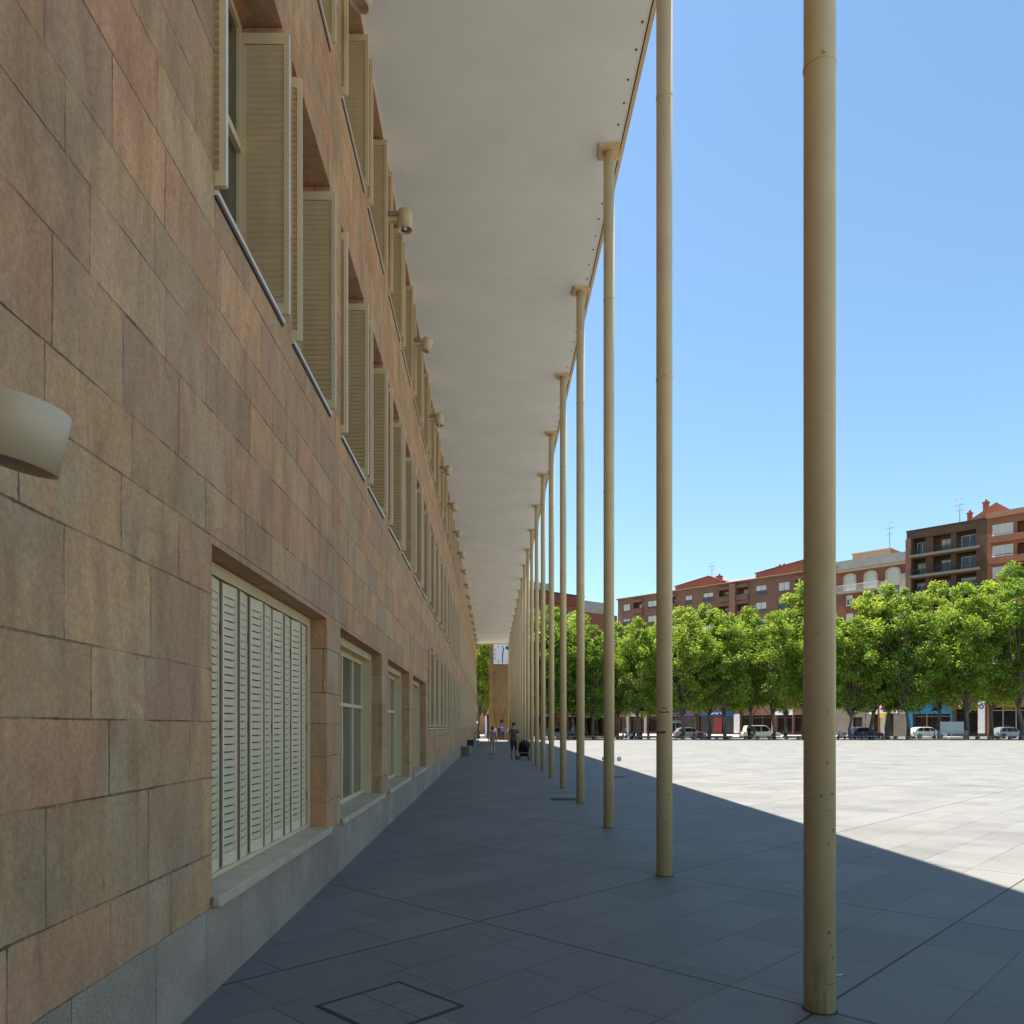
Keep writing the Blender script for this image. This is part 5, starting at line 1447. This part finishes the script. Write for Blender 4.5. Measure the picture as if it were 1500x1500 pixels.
def scooter(label, loc, rz, paint):
    t = thing("motor_scooter", label, "scooter", loc, rz, "motor scooters parked under the trees")
    b = MB(); b.prism([(0.35, 0.30), (0.75, 0.28), (0.95, 0.33), (1.55, 0.42), (1.68, 0.62), (1.55, 0.74), (0.95, 0.72), (0.86, 0.42), (0.62, 0.38), (0.42, 0.92), (0.30, 0.92)], -0.15, 0.15); b.build("body", paint, t, bevel=.04)
    b = MB(); b.box((0.95, -0.14, 0.74), (1.62, 0.14, 0.83)); b.build("seat", M_TYRE, t, bevel=.03)
    b = MB(); b.tube([(0.25, 0, 0.3), (0.40, 0, 0.98)], 0.03, 8); b.tube([(0.42, -0.33, 1.02), (0.38, 0, 0.99), (0.42, 0.33, 1.02)], 0.02, 8); b.build("handlebar", M_DARK, t)
    b = MB(); b.lathe([(0.0005, -0.04), (0.08, -0.02), (0.09, 0.05)], (0.29, 0, 0.84), 10, axis='X'); b.build("headlight", M_HL, t)
    for cx in (0.22, 1.42):
        b = MB(); b.lathe([(0.12, -0.05), (0.21, -0.05), (0.24, 0), (0.21, 0.05), (0.12, 0.05)], (cx, 0, 0.24), 18, axis='Y'); wo = b.build("wheel", M_TYRE, t)
        b = MB(); b.lathe([(0.0005, -0.03), (0.125, -0.03), (0.125, 0.03), (0.0005, 0.03)], (cx, 0, 0.24), 12, axis='Y'); b.build("rim", M_RIM, wo)
    return t
SR = mat("scooter_red", (0.40, 0.02, 0.03), 0.3); SW = mat("scooter_cream", (0.65, 0.65, 0.62), 0.3); SB = mat("scooter_black", (0.03, 0.03, 0.035), 0.3)
scooter("red motor scooter parked under the trees right of the second column", (wx(1012, 98.6), 98.6, 0.005), R(10), SR)
scooter("white motor scooter parked under the trees left of the second column", (wx(908, 98.4), 98.4, 0.005), R(-15), SW)
scooter("black motor scooter parked beside the white one left of the second column", (wx(924, 98.8), 98.8, 0.005), R(20), SB)
scooter("black motor scooter parked between the lamp posts right of the nearest column", (wx(1262, 98.5), 98.5, 0.005), R(8), SB)
scooter("white motor scooter just right of the nearest column", (wx(1226, 99.0), 99.0, 0.005), R(25), SW)

# benches: long slabs on blocks
M_BEN = mat("bench_stone", (0.24, 0.21, 0.18), 0.8, 0, 0.15, 1)
def bench_proto():
    t = thing("stone_bench", "", "bench")
    b = MB(); b.box((-1.9, -0.26, 0.36), (1.9, 0.26, 0.48)); b.build("seat", M_BEN, t, bevel=.015)
    for x in (-1.5, 0, 1.5):
        b = MB(); b.box((x - 0.16, -0.2, 0), (x + 0.16, 0.2, 0.36)); b.build("leg", M_BEN, t)
    return t
bp = bench_proto()
for i, px in enumerate([1480, 1432, 1312, 1264, 1170, 1110, 1050, 1000, 950, 890, 835, 790]):
    o = bp if i == 0 else dup(bp)
    o.location = (wx(px, 95.6), 95.6, 0.004); o.rotation_euler = (0, 0, R(rt.uniform(-1, 1)))
    o["label"] = "long dark stone bench along the far edge of the square, %s from the right" % (["first"] + ORD[1:])[i]; o["group"] = "stone benches along the square"

# lamp posts with cone shades
def lamp_post():
    t = thing("street_lamp", "", "street lamp")
    b = MB(); b.tube([(0, 0, 0), (0, 0, 0.7), (0, 0, 0.72), (0, 0, 3.55)], [0.10, 0.09, 0.05, 0.045], 12); b.build("pole", M_DARK, t)
    b = MB(); b.lathe([(0.02, 4.15), (0.07, 4.05), (0.42, 3.62), (0.42, 3.58), (0.0005, 3.60)], (0, 0, 0), 20); b.build("lamp_shade", M_DARK, t)
    b = MB(); b.lathe([(0.0005, 3.4), (0.10, 3.44), (0.12, 3.585)], (0, 0, 0), 14); b.build("bulb_glass", M_HL, t)
    return t
lp = lamp_post()
for i, (px, D, lab) in enumerate([(1252.5, 96.6, "black street lamp with cone shade right of the nearest column"), (1268, 107, "farther black street lamp with cone shade left of the white shop sign"),
                                   (1369, 98.4, "black street lamp with cone shade in front of the blue shop"), (1190, 98, "black street lamp with cone shade hidden behind the nearest column"), (940, 98, "black street lamp between the second and third columns")]):
    o = lp if i == 0 else dup(lp)
    o.location = (wx(px, D), D, 0.004); o["label"] = lab; o["group"] = "black street lamps along the square"

# metal crowd barriers by the white car
M_GALV = mat("galvanised_steel", (0.55, 0.55, 0.54), 0.4, 0.5)
def barrier():
    t = thing("crowd_barrier", "", "barrier")
    b = MB(); L = 2.3
    b.tube([(0, 0, 0.15), (0, 0, 1.08), (L, 0, 1.08), (L, 0, 0.15), (0, 0, 0.15)], 0.028, 8); b.build("frame", M_GALV, t)
    b = MB()
    for i in range(1, 26): b.tube([(L*i/26, 0, 0.15), (L*i/26, 0, 1.08)], 0.014, 6)
    o = b.build("bars", M_GALV, t)
    for x in (0.25, L - 0.25):
        b = MB(); b.box((x - 0.03, -0.28, 0), (x + 0.03, 0.28, 0.035)); b.box((x - 0.02, -0.02, 0.03), (x + 0.02, 0.02, 0.16)); b.build("foot", M_GALV, t)
    return t
br = barrier()
for i, lab in enumerate(["grey metal crowd barrier, leftmost in front of the white hatchback", "grey metal crowd barrier in the middle of the row by the white hatchback", "grey metal crowd barrier, rightmost of the row, below the white board"]):
    o = br if i == 0 else dup(br)
    o.location = (wx(1334, 94.6) + i*2.42, 94.6 + (0.25 if i == 1 else 0), 0.004); o.rotation_euler = (0, 0, R([2, -1, 3][i])); o["label"] = lab; o["group"] = "crowd barriers by the white car"
t = thing("notice_board", "blank white board on posts behind the crowd barriers", "board", (wx(1395, 100), 100, 0.004))
b = MB(); b.box((-1.5, -0.06, 0.75), (1.45, 0.06, 2.25)); b.build("panel", mat("board_white", (0.80, 0.80, 0.76), 0.6), t, bevel=.01)
b = MB(); b.box((1.452, -0.07, 0.0), (1.54, 0.07, 2.3)); b.build("post", mat("post_red", (0.30, 0.03, 0.05), 0.5), t)
b = MB(); b.box((-1.56, -0.06, 0.0), (-1.502, 0.06, 2.28)); b.build("post", M_GALV, t)
# parasol, totem, globe lamp
t = thing("cafe_parasol", "white cafe parasol open under the trees right of the second column", "parasol", (wx(990, 98.5), 98.5, 0.004))
b = MB(); b.lathe([(0.02, 2.55), (0.5, 2.40), (1.1, 2.14), (1.1, 2.08)], (0, 0, 0), 8, smooth=False); b.build("canopy", mat("parasol_white", (0.75, 0.74, 0.70), 0.8), t)
b = MB(); b.tube([(0, 0, 0), (0, 0, 2.52)], 0.025, 8); b.lathe([(0.0005, 0.08), (0.28, 0.07), (0.30, 0.0)], (0, 0, 0), 14); b.build("pole", M_GALV, t)
t = thing("information_totem", "tall slim white and blue totem left of the clock tower", "totem", (wx(712.5, 104), 104, 0.0))
b = MB(); b.box((-0.2, -0.12, 0), (0.06, 0.12, 3.1)); b.build("white_panel", M_SIGNW, t, bevel=.01)
b = MB(); b.box((0.064, -0.12, 0), (0.28, 0.12, 2.6)); b.build("blue_panel", M_BLUES, t, bevel=.01)
t = thing("globe_lamp", "small lamp post with a white globe by the far end of the wall", "street lamp", (wx(698.3, 100), 100, 0.0))
b = MB(); b.tube([(0, 0, 0), (0, 0, 2.0)], 0.05, 10); b.build("pole", M_DARK, t)
b = MB(); b.lathe([(0.0005, 2.32)] + [(0.17*math.sin(math.pi*i/10), 2.15 + 0.17*math.cos(math.pi*i/10)) for i in range(1, 10)] + [(0.0005, 1.98)], (0, 0, 0), 18); b.build("globe", mat("globe_white", (0.8, 0.8, 0.8), 0.3), t)

# people across the square
person("person in dark clothes standing in front of the white people carrier", (wx(1097, 97.2), 97.2, 0.004), R(20), 1.75, outfit(cl("black", (0.018, 0.018, 0.02)), cl("black", (0.018, 0.018, 0.02)), 1.0, arms=cl("black", (0.018, 0.018, 0.02))), None, "short")
person("person in brown standing beside the dark figure before the people carrier", (wx(1104.5, 97.6), 97.6, 0.004), R(-30), 1.66, outfit(cl("brown", (0.14, 0.10, 0.08)), cl("grey", (0.13, 0.12, 0.13)), 0.8), None, "bob")
person("person in a bright green shirt standing under the trees left of the nearest column", (wx(1152, 98.2), 98.2, 0.004), R(60), 1.68, outfit(cl("lime2", (0.12, 0.45, 0.10)), cl("navy", (0.02, 0.022, 0.035)), 0.7), None, "short")
person("person in a white shirt standing by the parked scooters", (wx(917, 97.4), 97.4, 0.004), R(100), 1.70, outfit(cl("white", (0.62, 0.62, 0.62)), cl("denim", (0.06, 0.08, 0.14)), 0.7), None, "short")
person("person in a light grey shirt walking between the fourth and fifth columns", (wx(839, 97.4), 97.4, 0.004), R(90), 1.72, outfit(cl("palegrey", (0.42, 0.46, 0.52)), cl("denim", (0.06, 0.08, 0.14)), 0.7), walk1, "short")
person("person in a red top standing under the trees beside the scooters", (wx(930, 98.0), 98.0, 0.004), R(-70), 1.66, outfit(cl("scarlet", (0.5, 0.06, 0.05)), cl("navy2", (0.03, 0.035, 0.06)), 0.7), None, "bob")
